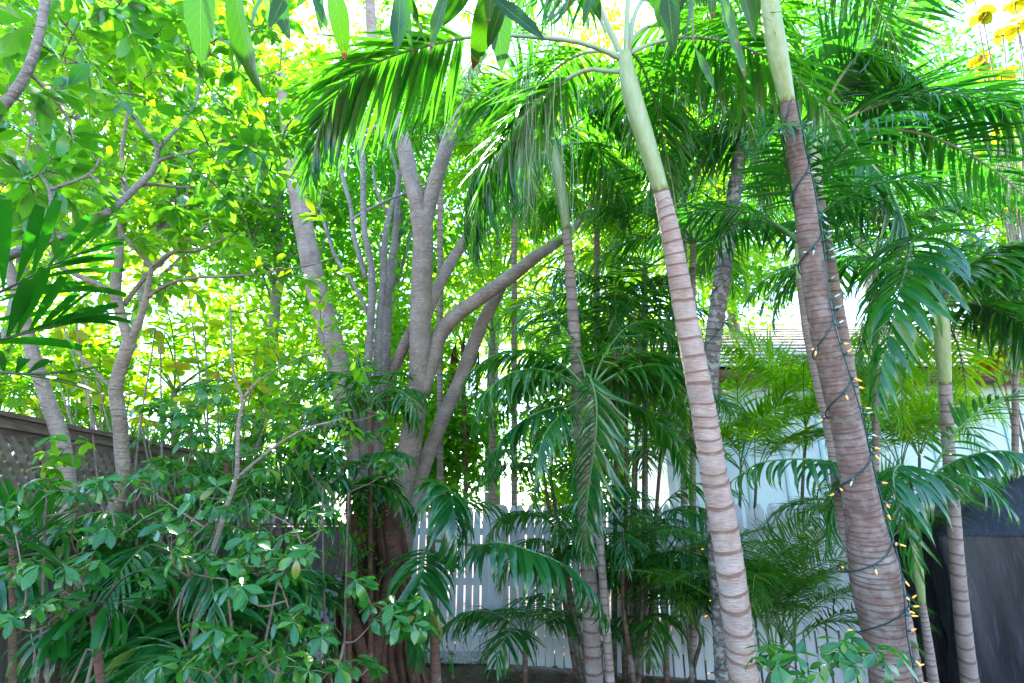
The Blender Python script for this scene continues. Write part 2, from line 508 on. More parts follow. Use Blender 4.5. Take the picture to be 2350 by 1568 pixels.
M['far_ground'] = plain('yard_ground', (0.20, 0.17, 0.11), 0.95, 0.2, 1.5, col2=(0.10, 0.14, 0.05), bump=0.3)
M['gravel'] = plain('gravel_stone', (0.55, 0.52, 0.50), 0.85, 0.4, 20.0)
M['wire'] = plain('green_wire', (0.008, 0.06, 0.065), 0.45, 0.2)
M['socket'] = plain('green_socket', (0.010, 0.10, 0.095), 0.4, 0.2)
M['metal'] = plain('galvanised_wire', (0.25, 0.26, 0.28), 0.45, 0.2, metal=0.7)
M['strap'] = plain('cover_strap', (0.36, 0.37, 0.42), 0.5, 0.2)


def cover_mat():
    m, nt, b, out = nodes('dark_plastic_cover')
    tc = N(nt, 'ShaderNodeTexCoord')
    no = N(nt, 'ShaderNodeTexNoise')
    no.inputs['Scale'].default_value = 5.0
    no.inputs['Detail'].default_value = 8.0
    no.inputs['Roughness'].default_value = 0.7
    mp = N(nt, 'ShaderNodeMapping')
    mp.inputs['Scale'].default_value = (4.0, 4.0, 0.6)
    nt.links.new(tc.outputs['Object'], mp.inputs[0])
    nt.links.new(mp.outputs[0], no.inputs['Vector'])
    c = ramp(nt, no.outputs[0], [(0.3, (0.006, 0.007, 0.011)), (0.55, (0.011, 0.012, 0.018)), (0.68, (0.03, 0.033, 0.045)), (0.8, (0.10, 0.105, 0.13))])
    nt.links.new(c, b.inputs['Base Color'])
    b.inputs['Roughness'].default_value = 0.40
    b.inputs['Specular IOR Level'].default_value = 0.22
    bp = N(nt, 'ShaderNodeBump')
    bp.inputs['Strength'].default_value = 0.5
    bp.inputs['Distance'].default_value = 0.03
    nt.links.new(no.outputs[0], bp.inputs['Height'])
    nt.links.new(bp.outputs[0], b.inputs['Normal'])
    return m


M['cover'] = cover_mat()


def bulb_mat(name, e):
    m, nt, b, out = nodes(name)
    b.inputs['Base Color'].default_value = (0.35, 0.24, 0.12, 1) if e else (0.6, 0.6, 0.58, 1)
    b.inputs['Roughness'].default_value = 0.15
    b.inputs['Emission Color'].default_value = (1.0, 0.42, 0.05, 1)
    b.inputs['Emission Strength'].default_value = e
    return m


M['bulb_lit'] = bulb_mat('lit_bulb', 0.17)
M['bulb_off'] = bulb_mat('unlit_bulb', 0.0)

# ------------------------------------------------------------------ leaf shapes
def leaf_shape(n, prof, fold=0.25, droop=0.3, wave=0.0, blunt=False):
    s = np.linspace(0, 1, n + 1)
    ang = droop * s ** 1.4
    y = np.concatenate([[0], np.cumsum(np.cos(ang[:-1] * .5 + ang[1:] * .5)) / n])
    z = -np.concatenate([[0], np.cumsum(np.sin(ang[:-1] * .5 + ang[1:] * .5)) / n])
    w = np.maximum(prof(s), 0.0015)
    V, U = [], []
    for i in range(n + 1):
        nz = np.array([0, math.sin(ang[i]), math.cos(ang[i])])
        c = np.array([0, y[i], z[i]])
        wv = wave * math.sin(i * 2.3) * w[i]
        V += [c + np.array([-w[i], 0, 0]) + nz * (fold * w[i] + wv), c, c + np.array([w[i], 0, 0]) + nz * (fold * w[i] - wv)]
        U += [(0, s[i]), (0.5, s[i]), (1, s[i])]
    Q = []
    for i in range(n):
        a = 3 * i
        Q += [[a, a + 1, a + 4, a + 3], [a + 1, a + 2, a + 5, a + 4]]
    return np.array(V), np.array(Q), np.array(U, float)


def p_leaflet(w):
    return lambda s: w * np.clip(s / 0.18, 0.25, 1) ** 0.7 * np.clip((1 - s) / 0.62, 0, 1) ** 0.75


def p_ovate(w, a=0.95):
    return lambda s: np.where(s < 0.08, 0.012, w * np.sin(np.pi * np.clip((s - 0.08) / 0.92, 0, 1) ** a) ** 0.85)


SH = {}
for fam, w in (('narrow', 0.030), ('palm', 0.043), ('wide', 0.072), ('areca', 0.024)):
    for k, d in enumerate((0.15, 0.5, 0.95, 1.45, 1.9)):
        SH[fam, k] = leaf_shape(6, p_leaflet(w), 0.35, d)
for k, d in enumerate((0.05, 0.2, 0.45, 0.9, 1.3)):
    SH['fish', k] = leaf_shape(6, lambda s: 0.060 * np.clip(s / 0.5, 0.12, 1) ** 0.8 * np.where(s > 0.93, 0.75, 1.0), 0.22, d)
    SH['ovate', k] = leaf_shape(6, p_ovate(0.20), 0.22, d * 0.8, 0.08)
    SH['paddle', k] = leaf_shape(6, p_ovate(0.18 + 0.02 * (k % 3), 1.1 + 0.06 * k), 0.18, d * 0.9, 0.06)
    SH['mango', k] = leaf_shape(8, p_ovate(0.125, 0.9), 0.25, d * 0.6, 0.10)
    SH['big', k] = leaf_shape(7, p_ovate(0.27, 1.35), 0.15, d * 0.7, 0.10)
    SH['round', k] = leaf_shape(7, lambda s: 0.46 * np.sin(np.pi * np.clip(s, 0, 1) ** 0.85) ** 0.6, 0.12, d * 0.6, 0.07)
    SH['small', k] = leaf_shape(2, p_ovate(0.24), 0.25, d * 0.7)
    SH['blade', k] = leaf_shape(4, p_leaflet(0.02), 0.3, d * 1.2)
MESHES = {}


def shared(shape, mat, name):
    key = (shape, mat, name)
    if key not in MESHES:
        V, Q, U = SH[shape]
        MESHES[key] = mesh(name, V, Q, M[mat], U)
    return MESHES[key]


def leaf_frames(D, up, roll=0.0):
    """rotation matrices whose columns are x, y(=D), z"""
    D = nrm(D)
    up = np.broadcast_to(np.asarray(up, float), D.shape)
    Z = up - (up * D).sum(1, keepdims=True) * D
    bad = np.linalg.norm(Z, axis=1) < 0.05
    Z[bad] += np.array([0.2, -1, 0.1])
    Z = Z - (Z * D).sum(1, keepdims=True) * D
    Z = nrm(Z)
    X = np.cross(D, Z)
    if np.any(roll):
        c, s = np.cos(roll)[:, None], np.sin(roll)[:, None]
        X, Z = X * c + Z * s, Z * c - X * s
    return np.stack([X, D, Z], 2)


def bake(P, R, S, shapes):
    """many leaves -> V,Q,U ; shapes = array of shape keys"""
    parts = []
    keys = list(dict.fromkeys(shapes))
    idx = {k: [] for k in keys}
    for i, k in enumerate(shapes):
        idx[k].append(i)
    for k in keys:
        ii = np.array(idx[k])
        V0, Q0, U0 = SH[k]
        V = np.einsum('mij,nj->mni', R[ii] * S[ii][:, None, None], V0) + P[ii][:, None]
        Q = Q0[None] + (np.arange(len(ii)) * len(V0))[:, None, None]
        parts.append((V.reshape(-1, 3), Q.reshape(-1, Q0.shape[1]), np.tile(U0, (len(ii), 1))))
    return merge(parts)


def emit(root, P, R, S, shapes, mat, top=0, name='leaf', mass='foliage'):
    """the `top` leaves that show largest become objects, the rest one mass"""
    P, R, S = np.asarray(P), np.asarray(R), np.asarray(S)
    shapes = list(shapes)
    x, y, t = proj(P)
    size = S / np.maximum(t, 0.3) * ((x > -60) & (x < 2410) & (y > -60) & (y < 1630) & (t > 0.2))
    order = np.argsort(-size)
    big = order[:top]
    big = [i for i in big if size[i] > 0]
    rest = np.setdiff1d(np.arange(len(P)), np.array(big, int))
    for i in big:
        new(name, shared(shapes[i], mat, name), root, P[i], R[i], float(S[i]))
    if len(rest):
        V, Q, U = bake(P[rest], R[rest], S[rest], [shapes[i] for i in rest])
        part(mass, root, V, Q, M[mat], U, kind='stuff')


# ------------------------------------------------------------------ palms
def frond(root, pts, n, L, fam='palm', mat='palm', hero=False, droop=(1, 3), stalk='rachis', start=0.2, r0=0.011, vee=0.15, grav=0.25, ang=(68, 28), gap=0.0):
    """pts: world points from the crown outwards; n leaflets a side, L the longest"""
    C = cat(pts, 26)
    T, Nn, B = frames(C)
    if Nn[13][2] < -0.2:
        Nn, B = -Nn, -B
    V, Q, U = tube(C, np.linspace(r0, r0 * 0.22, 26), 6)
    f = part('frond', root, V, Q, M[stalk], U, origin=C[0])
    P, D, S, K, UPS = [], [], [], [], []
    for side in (-1, 1):
        s = start + (1 - start) * (np.arange(n) + 0.5 + rng.uniform(-.25, .25, n)) / n
        s = np.clip(s, start, 0.995)
        if gap:
            s = s[rng.random(n) > gap]
        k = s * 25
        i = np.minimum(k.astype(int), 24)
        w = (k - i)[:, None]
        p = C[i] * (1 - w) + C[i + 1] * w
        t, nn, b = T[i], Nn[i], B[i]
        q = (s - start) / (1 - start)
        a = np.radians(ang[0] + (ang[1] - ang[0]) * q + rng.normal(0, 4, len(s)))[:, None]
        d = np.cos(a) * t + np.sin(a) * side * b + vee * nn + np.array([0, 0, -1]) * grav * rng.uniform(.6, 1.4, len(s))[:, None] + rng.normal(0, 0.05, (len(s), 3))
        ln = L * (0.55 + 0.45 * np.sin(np.pi * np.clip(q * 1.15 + 0.12, 0, 1))) * np.where(q > .85, 1 - (q - .85) * 2.6, 1) * rng.uniform(.9, 1.08, len(s))
        P.append(p); D.append(d); S.append(ln)
        UPS.append(0.6 * nn + np.array([0, 0, 0.75]))
        K += [(fam, int(v)) for v in rng.integers(droop[0], droop[1] + 1, len(s))]
    P, D, S, UPS = map(np.concatenate, (P, D, S, UPS))
    R = leaf_frames(D, UPS, rng.normal(0, 0.22, len(P)))
    if hero:
        for i in range(len(P)):
            new('leaflet', shared(K[i], mat, 'leaflet'), f, P[i], R[i], float(S[i]))
    else:
        V, Q, U = bake(P, R, S, K)
        part('leaflets', f, V, Q, M[mat], U, origin=C[0], kind='stuff')
    return f


def auto_pts(o, az, el, length, arch, n=9):
    """an arching stalk: azimuth (0 = away from camera, +90 = right), start elevation, total bend in degrees"""
    p = np.array(o, float)
    out = [p.copy()]
    for i in range(n):
        s = (i + 0.5) / n
        e = math.radians(el - arch * s ** 1.25)
        h = math.cos(e)
        p = p + length / n * np.array([math.sin(math.radians(az)) * h, math.cos(math.radians(az)) * h, math.sin(e)])
        out.append(p.copy())
    return out


def pxs(*l):
    return [px(*q) for q in l]


def palm_trunk(root, pts, mat, ring, shaft=None, name='trunk', lip=1.0):
    """pts: (x,y,t,width) photo units top to bottom; ring = spacing in metres; the last point is carried on to the ground.
    shaft: number of leading points that belong to the smooth crownshaft"""
    W = np.array([[*px(x, y, t), w * 0.5 * t / F] for x, y, t, w in pts])
    e = W[-1].copy()
    d = W[-1, :3] - W[-2, :3]
    if e[2] > 0.02:
        k = (e[2] + 0.05) / max(-d[2], 0.05)
        e[:3] = e[:3] + d * k
        W = np.concatenate([W, [e]])
    if shaft:
        A, Bk = W[:shaft + 1], W[shaft:]
        c = cat(A, 24)
        c[:, 3] *= 1 + 0.05 * np.sin(np.linspace(0, 3.1, 24))
        V, Q, U = tube(c[:, :3], c[:, 3], 16)
        part('crownshaft', root, V, Q, M['shaft'], U, origin=c[-1, :3])
    else:
        Bk = W
    c = cat(Bk, 200)
    d = np.concatenate([[0], np.cumsum(np.linalg.norm(np.diff(c[:, :3], axis=0), axis=1))])
    # irregular rings
    rings, p, i = [], 0.0, 0
    while p < d[-1]:
        rings.append(p)
        p += ring * rng.uniform(0.6, 1.4) * (0.6 + 0.4 * min(1, p / 0.8))
    rings.append(d[-1])
    ss, rr, vv = [], [], []
    for i in range(len(rings) - 1):
        a, b = rings[i], rings[i + 1]
        for u, k in ((0.0, 0.972), (0.06, 1.035), (0.16, 1.03), (0.3, 1.0), (0.65, 0.985), (0.97, 0.975)):
            ss.append(a + (b - a) * u); rr.append(1 + (k - 1) * lip); vv.append(i + u)
    ss, rr, vv = map(np.array, (ss, rr, vv))
    C = np.stack([np.interp(ss, d, c[:, k]) for k in range(4)], 1)
    V, Q, U = tube(C[:, :3], C[:, 3] * rr, 18, vv)
    Tt = frames(C[:, :3])[0]
    an = np.linspace(0, 2 * np.pi, 19)[None]
    f1, f2 = 2.2 * np.sin(ss * 2.1 + 1)[:, None], 3.0 * np.sin(ss * 3.3)[:, None]
    sh = min(ring, 0.09) * 0.09 * (np.sin(an + f1) + 0.5 * np.sin(2 * an + f2))
    nv_ = len(ss) * 19
    V[:nv_] += (sh[..., None] * Tt[:, None]).reshape(-1, 3) * (np.arange(len(ss)) > 6)[:, None].repeat(19, 1).reshape(-1, 1)
    o = part(name, root, V, Q, M[mat], U, origin=C[-1, :3])
    return c, W


def ground_below(pts):
    a, b = px(*pts[-2][:3]), px(*pts[-1][:3])
    d = b - a
    if b[2] <= 0.02:
        return np.array([b[0], b[1], 0])
    g = b + d * (b[2] / max(-d[2], 0.05))
    return np.array([g[0], g[1], 0.0])


def limb(root, pts, mat, name='branch', n=None, sides=10, lump=0.05, ground=False):
    W = np.array([[*px(x, y, t), w * 0.5 * t / F] for x, y, t, w in pts])
    if ground and W[-1, 2] > 0:
        d = nrm(W[-1, :3] - W[-2, :3])
        d = nrm(d + np.array([0, 0, -0.5]))
        e = W[-1].copy()
        e[:3] += d * ((e[2] + 0.08) / max(-d[2], 0.2))
        e[3] *= 1.25
        W = np.concatenate([W, [e]])
    c = cat(W, n or max(10, 7 * len(W)))
    V, Q, U = tube(c[:, :3], c[:, 3], sides, lump=lump)
    part(name, root, V, Q, M[mat], U, origin=c[-1, :3])
    return c


# ================================================================== SETTING
# ground
GX = np.concatenate([[-400, -120, -40, -14], np.linspace(-7, 7, 57), [14, 40, 120, 400]])
GY = np.concatenate([[-60, -20, -6], np.linspace(-2, 12, 57), [16, 30, 60, 150, 500]])
gx, gy = np.meshgrid(GX, GY, indexing='ij')
gz = np.where((abs(gx) < 7.5) & (gy > -2.5) & (gy < 12.5), 0.025 * np.sin(gx * 2.1 + 1) * np.sin(gy * 2.7) + 0.012 * np.sin(gx * 7 + gy * 5), 0)
V = np.stack([gx, gy, gz], -1).reshape(-1, 3)
i, j = np.meshgrid(np.arange(len(GX) - 1), np.arange(len(GY) - 1), indexing='ij')
q = (i * len(GY) + j).ravel()
part('ground', None, V, np.stack([q, q + len(GY), q + len(GY) + 1, q + 1], 1), M['soil'], origin=(0, 0, 0), kind='structure')

# gravel beyond the picket gate
def gravel():
    n = 2600
    a, b = gp(905, 1525), gp(1135, 1528)
    c, d = gp(1135, 1500), gp(905, 1495)
    u, v = rng.random(n), rng.random(n)
    P = (a * (1 - u)[:, None] + b * u[:, None]) * (1 - v)[:, None] + (d * (1 - u)[:, None] + c * u[:, None]) * v[:, None]
    P[:, 2] = 0.02 + rng.random(n) * 0.02
    V0, Q0, U0 = box(-1, 1, -.7, .7, -.5, .5)
    V0[4:, :2] *= 0.6
    D = nrm(rng.normal(size=(n, 3)))
    R = leaf_frames(D, (0, 0, 1))
    S = rng.uniform(0.008, 0.02, n)
    V = np.einsum('mij,nj->mni', R * S[:, None, None], V0) + P[:, None]
    Q = Q0[None] + (np.arange(n) * 8)[:, None, None]
    part('gravel', None, V.reshape(-1, 3), Q.reshape(-1, 4), M['gravel'], smooth=False, kind='stuff', label='pale grey gravel strip along the white gate', category='gravel')


gravel()

# ------------------------------------------------------------------ white picket fence
def picket_mesh(w, h, th, point=0.06):
    x = w / 2
    pr = [(-x, 0), (x, 0), (x, h - point), (0.012, h), (-0.012, h), (-x, h - point)]
    V = np.array([[a, -th / 2, b] for a, b in pr] + [[a, th / 2, b] for a, b in pr])
    Q = [[0, 1, 2, 5], [5, 2, 3, 4], [6, 11, 8, 7], [11, 10, 9, 8]]
    for k in range(6):
        l = (k + 1) % 6
        Q.append([k, k + 6, l + 6, l])
    U = np.stack([V[:, 0], V[:, 2]], 1)
    return V, np.array(Q), U


def line_frame(a, b):
    d = nrm((b - a) * np.array([1, 1, 0]))
    return np.stack([d, np.cross([0, 0, 1], d), [0, 0, 1]], 1)


def picket_fence(name, label, a, b, pitch, w, h, z0, rails, zvar=0.006):
    a, b = np.array([a[0], a[1], 0]), np.array([b[0], b[1], 0])
    R = line_frame(a, b)
    root = thing(name, label, 'gate' if 'gate' in name else 'fence', a)
    ln = np.linalg.norm(b - a)
    ms = mesh('picket', *picket_mesh(w, h, 0.02)[:2], M['white'], picket_mesh(w, h, 0.02)[2], smooth=False)
    k = 0
    while k * pitch < ln:
        p = a + R[:, 0] * (k * pitch + w / 2) + np.array([0, 0, z0 + rng.uniform(-zvar, zvar)])
        tl = rng.normal(0, 0.004)
        Rt = R @ np.array([[math.cos(tl), 0, math.sin(tl)], [0, 1, 0], [-math.sin(tl), 0, math.cos(tl)]])
        new('picket', ms, root, p, Rt)
        k += 1
    for z in rails:
        V, Q, U = box(0, ln, 0.012, 0.052, z, z + 0.085)
        part('rail', root, V @ R.T + a, Q, M['white'], U, False, origin=a)
    return root, R, ln


FA = gp(1150, 1531)
FB = gp(1581, 1566)
fd = nrm(FB - FA)
FE = FA + fd * 7.4
fence, FR, _ = picket_fence('picket_fence', 'long white picket fence with pointed tops behind the palm clump', FA, FE, 0.106, 0.086, 1.72, 0.04, (0.25, 0.85, 1.42))
for s in (2.45, 4.9, 7.3):
    V, Q, U = box(s - .05, s + .05, 0.055, 0.155, 0, 1.66)
    part('post', fence, V @ FR.T + FA, Q, M['white'], U, False)
GA, GB = gp(840, 1500), gp(1122, 1507)
gate, GR, gl = picket_fence('picket_gate', 'white picket gate with bright gaps left of the wide white post', GA, GB, 0.103, 0.080, 1.68, 0.06, (0.16, 0.80, 1.40))
post = thing('gate_post', 'wide flat white post between the gate and the long picket fence', 'post', gp(1136, 1536))
V, Q, U = box(-0.085, 0.085, -0.05, 0.05, 0, 1.74)
part('post_body', post, V + gp(1136, 1536), Q, M['white'], U, False)
V, Q, U = box(-0.1, 0.1, -0.065, 0.065, 1.74, 1.765)
part('post_cap', post, V + gp(1136, 1536), Q, M['white'], U, False)

# ------------------------------------------------------------------ wooden lattice fence along the left side
def left_fence():
    a, b = np.array([-3.75, 2.6, 0]), np.array([-3.55, 8.3, 0])
    R = line_frame(a, b)          # x runs along the fence, away from the camera; y points left
    ln = np.linalg.norm(b - a)
    root = thing('lattice_fence', 'weathered wooden fence with diagonal lattice top along the left side', 'fence', a)
    put = lambda V: V @ R.T + a

    def bx(name, *d, mat='wood'):
        V, Q, U = box(*d)
        return part(name, root, put(V), Q, M[mat], U, False)
    top, lo = 2.30, 1.52
    bx('cap_board', -0.1, ln, -0.09, 0.07, top, top + 0.035)
    bx('cap_trim', -0.1, ln, -0.055, -0.03, top - 0.075, top - 0.002)
    bx('top_rail', -0.1, ln, -0.028, 0.02, top - 0.15, top - 0.004)
    bx('middle_rail', -0.1, ln, -0.06, 0.02, lo - 0.10, lo - 0.01)
    bx('lower_rail', -0.1, ln, -0.035, 0.02, lo - 0.30, lo - 0.20)
    bx('added_gap_board', -0.1, ln, 0.022, 0.04, lo - 0.26, lo - 0.05)  # added board that keeps the open gap between the rails dark
    for s in (0.25, 2.05, 3.85, 5.55):
        bx('post', s - 0.05, s + 0.05, 0.042, 0.13, 0, top - 0.15)
    # lattice slats, two crossing layers
    z0, z1 = lo, top - 0.13
    h = z1 - z0
    w = 0.046
    for lay, sg in ((0, 1), (1, -1)):
        s = -h
        while s < ln:
            # centre line from (s,z0) to (s+h,z1) if sg=1 else mirrored
            u0, u1 = max(s, 0.0), min(s + h, ln - 0.02)
            if u1 - u0 > 0.05:
                za, zb = z0 + (u0 - s), z0 + (u1 - s)
                if sg < 0:
                    za, zb = z1 - (u0 - s), z1 - (u1 - s)
                dx, dz = 1 / math.sqrt(2), sg / math.sqrt(2)
                nx, nz = -dz * w / 2, dx * w / 2
                y0 = -0.012 - 0.011 * lay
                y1 = y0 - 0.009
                c = [(u0 - nx, za - nz), (u1 - nx, zb - nz), (u1 + nx, zb + nz), (u0 + nx, za + nz)]
                V = np.array([[p, y0, z] for p, z in c] + [[p, y1, z] for p, z in c])
                part('lattice_slat', root, put(V), BQ, M['lattice'], V[:, [0, 2]], False)
            s += 0.105
    # boards below
    s = 0.0
    ms = {}
    while s < ln:
        wd = 0.138
        V, Q, U = box(s, s + wd, -0.002, 0.016, 0.05, lo - 0.205 + rng.uniform(-0.004, 0.004))
        part('board', root, put(V), Q, M['board'], U, False)
        s += 0.146
    return root


left_fence()


def back_boards():
    a, b = np.array([-3.5, 8.0, 0]), np.array([-1.75, 7.9, 0])
    R = line_frame(a, b)
    ln = np.linalg.norm(b - a)
    root = thing('board_fence', 'grey weathered vertical board fence behind the big tree roots', 'fence', a)
    s = 0
    while s < ln:
        V, Q, U = box(s, s + 0.135, -0.01, 0.01, 0.04, 1.5 + rng.uniform(-.01, .01))
        part('board', root, V @ R.T + a, Q, M['board'], U, False)
        s += 0.142
    for z in (0.35, 1.2):
        V, Q, U = box(0, ln, 0.012, 0.05, z, z + 0.09)
        part('rail', root, V @ R.T + a, Q, M['wood'], U, False)
    V, Q, U = box(0, ln, -0.05, 0.05, 1.515, 1.545)
    part('cap_board', root, V @ R.T + a, Q, M['wood'], U, False)


back_boards()


def white_lattice(label, x0, x1, ytop, ybot, t):
    A, B2 = px(x0, ybot, t), px(x1, ybot, t)
    z0, z1 = B2[2], px(x1, ytop, t)[2]
    a = np.array([A[0], A[1], z0])
    ln, h, w = B2[0] - A[0], z1 - z0, 0.04
    root = thing('lattice_screen', label, 'lattice', a)
    for lay, sg in ((0, 1), (1, -1)):
        s = -h
        while s < ln:
            u0, u1 = max(s, 0.0), min(s + h, ln)
            if u1 - u0 > 0.04:
                za, zb = (u0 - s), (u1 - s)
                if sg < 0:
                    za, zb = h - za, h - zb
                nx, nz = -sg * w / 2.83, w / 2.83
                y0 = -0.011 * lay
                c = [(u0 - nx, za - nz), (u1 - nx, zb - nz), (u1 + nx, zb + nz), (u0 + nx, za + nz)]
                V = np.array([[p, y0, z] for p, z in c] + [[p, y0 - .009, z] for p, z in c])
                part('lattice_slat', root, V + a, BQ, M['white'], V[:, [0, 2]], False)
            s += 0.115
    for d in ((-.03, 0.0, -.03, .015, -.03, h + .03), (ln, ln + .03, -.03, .015, -.03, h + .03), (0, ln, -.028, .013, h, h + .03), (0, ln, -.028, .013, -.03, 0)):
        V, Q, U = box(*d)
        part('frame_bar', root, V + a, Q, M['white'], U, False)


white_lattice('white lattice panel on the ground left of the big tree roots', 690, 800, 1338, 1515, 6.6)
white_lattice('white lattice panel above the grey board fence left of the tree', 600, 760, 1118, 1196, 7.7)

# ------------------------------------------------------------------ house behind the fence
def house():
    y0 = 9.6
    xl, xr = px(1528, 1000, 9.5)[0], 12.0
    eave = px(1675, 852, 9.4)[2]
    root = thing('house', 'pale mint board and batten house with tiled roof behind the white fence', 'house', (xl, y0, 0))
    V, Q, U = box(xl, xr, y0, y0 + 6, 0, eave)
    part('wall', root, V, Q, M['mint'], U, False)
    x = xl + 0.06
    while x < xr:
        V, Q, U = box(x - 0.022, x + 0.022, y0 - 0.022, y0 - 0.001, 0.1, eave - 0.02)
        part('batten', root, V, Q, M['batten'], U, False)
        x += 0.62
    V, Q, U = box(xl - 0.012, xl + 0.10, y0 - 0.034, y0 - 0.023, 0.05, eave - 0.03)
    part('corner_board', root, V, Q, M['white'], U, False)
    # roof plane rising away
    ey, ez = y0 - 0.45, eave + 0.03
    ry, rz = y0 + 3.6, eave + 2.1
    rl = xl - 1.0
    sl = math.atan2(rz - ez, ry - ey)
    LN = math.hypot(rz - ez, ry - ey)
    u = np.array([0, math.cos(sl), math.sin(sl)])
    n = np.array([0, -math.sin(sl), math.cos(sl)])
    o = np.array([rl, ey, ez])
    R = np.stack([[1, 0, 0], u, n], 1)
    V, Q, U = box(0, xr - rl, 0, LN, -0.08, 0.0)
    roof = part('roof', root, V @ R.T + o, Q, M['tile_gap'], U, False, origin=o)
    V, Q, U = box(0, xr - rl, -0.03, -0.002, -0.17, 0.0)
    part('fascia_board', root, V @ R.T + o, Q, M['fascia'], U, False)
    V, Q, U = box(0, xr - rl, -0.05, 0.42, -0.105, -0.085)
    part('soffit', root, V @ R.T + o, Q, M['fascia'], U, False)
    rows, cols = 14, 21
    rh, cw = LN / rows, (xr - rl) / cols
    V, Q, U = box(0.004, cw - 0.004, 0, rh * 1.12, 0.006, 0.03)
    V[[0, 1, 4, 5], 2] += 0.045      # butt end lifts over the row below
    ms = mesh('roof_tile', V, Q, M['tile'], U, False)
    for r in range(rows):
        for c in range(cols):
            p = o + R @ np.array([c * cw + (0.5 * cw if r % 2 else 0) * (c < cols - 1), r * rh - 0.02, rng.uniform(0, 0.008)])
            new('roof_tile', ms, roof, p, R)
    V, Q, U = box(0, xr - rl, LN - 0.08, LN + 0.12, 0.03, 0.11)
    part('ridge_cap', roof, V @ R.T + o, Q, M['tile'], U, False)
    # back slope
    V, Q, U = box(0, xr - rl, 0, LN, -0.08, 0.0)
    R2 = np.stack([[1, 0, 0], [0, math.cos(sl), -math.sin(sl)], [0, math.sin(sl), math.cos(sl)]], 1)
    part('back_slope', root, V @ R2.T + (o + u * LN + np.array([0, 0.02, 0])), Q, M['tile'], U, False)


house()

# ------------------------------------------------------------------ covered box at the right
def covered_box():
    base = px(2260, 1300, 5.2)
    b = np.array([base[0], base[1], 0])
    root = thing('covered_box', 'dark grey plastic sheet draped over a tall box in the corner', 'covered box', b)
    # outline: corners on the ground plan (front left edge seen at photo x about 2150)
    xl = px(2152, 1230, 5.05)[0]
    yl = px(2152, 1230, 5.05)[1]
    w, dpt = 2.3, 1.5
    ze, zp = px(2152, 1228, 5.05)[2], px(2345, 1095, 5.6)[2]
    nu, nv = 90, 40
    # skirt
    P = []
    per = [(xl, yl + dpt), (xl, yl), (xl + w, yl - 0.25), (xl + w, yl + dpt)]
    c = []
    for k in range(3):
        a_, b_ = np.array(per[k]), np.array(per[k + 1])
        for s in np.linspace(0, 1, nu // 3, endpoint=False):
            nn = nrm(np.array([(b_ - a_)[1], -(b_ - a_)[0]]))
            c.append((a_ + (b_ - a_) * s, nn))
    V = []
    for r in range(nv):
        z = ze * (1 - r / (nv - 1))
        for k, (p, nn) in enumerate(c):
            fl = 0.035 * r / nv
            wr = (0.055 * math.sin(k * 0.62 + r * 0.05) + 0.035 * math.sin(k * 1.5 - r * 0.10) + 0.015 * math.sin(k * 2.7 + r * 0.25)) * (0.15 + min(1, r / nv * 1.4))
            q = p + nn * (fl + wr)
            V.append([q[0], q[1], z + 0.01 * math.sin(k * .7) * (r == nv - 1)])
    V = np.array(V)
    m = len(c)
    i, j = np.meshgrid(np.arange(nv - 1), np.arange(m - 1), indexing='ij')
    q = (i * m + j).ravel()
    part('cover_skirt', root, V, np.stack([q, q + m, q + m + 1, q + 1], 1), M['cover'])
    # sloping top: grid from edge to a ridge
    g = 28
    V = []
    for r in range(g):
        for k in range(g):
            u, v = r / (g - 1), k / (g - 1)
            x = xl - 0.03 + (w + .03) * u
            y = yl - 0.03 - 0.25 * u + (dpt + .03) * v
            hgt = min(1, u / 0.55) * min(1, min(v + .0, 1 - v) / 0.45 + 0.0)
            z = ze - 0.004 + (zp - ze) * 1.05 * min(min(u / 0.5, 1.0), (min(v, 1 - v) / 0.38)) ** 0.85 if min(v, 1 - v) > 0 else ze - 0.004
            z += 0.012 * math.sin(u * 23 + v * 9) * math.sin(v * 17) * (0 < v < 1)
            V.append([x, y, z])
    i, j = np.meshgrid(np.arange(g - 1), np.arange(g - 1), indexing='ij')
    q = (i * g + j).ravel()
    part('cover_top', root, np.array(V), np.stack([q, q + g, q + g + 1, q + 1], 1), M['cover'])


covered_box()

# chain link panel low on the left
def chain_link():
    a = px(-60, 1580, 3.3)
    a[2] = 0.0
    root = thing('chain_link_panel', 'low chain link wire panel in the dark lower left corner', 'wire fence', a)
    w, h, p = 0.9, 0.62, 0.07
    wires = []
    for sg in (1, -1):
        s = -h
        while s < w:
            u0, u1 = max(s, 0), min(s + h, w)
            if u1 > u0:
                z0, z1 = u0 - s, u1 - s
                if sg < 0:
                    z0, z1 = h - z0, h - z1
                wires.append(tube(np.array([a + [u0, 0.004 * sg, z0], a + [u1, 0.004 * sg, z1]]), [0.0022, 0.0022], 4, cap=False))
            s += p
    V, Q, U = merge(wires)
    part('wire_mesh', root, V, Q, M['metal'], U, kind='stuff')
    for u in (0, w):
        V, Q, U = tube(np.array([a + [u, 0, 0], a + [u, 0, h + .05]]), [0.018, 0.018], 8)
        part('post', root, V, Q, M['metal'], U)
    V, Q, U = tube(np.array([a + [0, 0, h + .02], a + [w, 0, h + .02]]), [0.012, 0.012], 8)
    part('top_rail', root, V, Q, M['metal'], U)


chain_link()

# ================================================================== TALL PALMS
def palm(name, label, pts, mat, ring, shaft=None, group='ringed palms in the yard', lip=1.0):
    root = thing(name, label, 'palm', ground_below(pts), group)
    c, W = palm_trunk(root, pts, mat, ring, shaft, lip=lip)
    return root, c, W


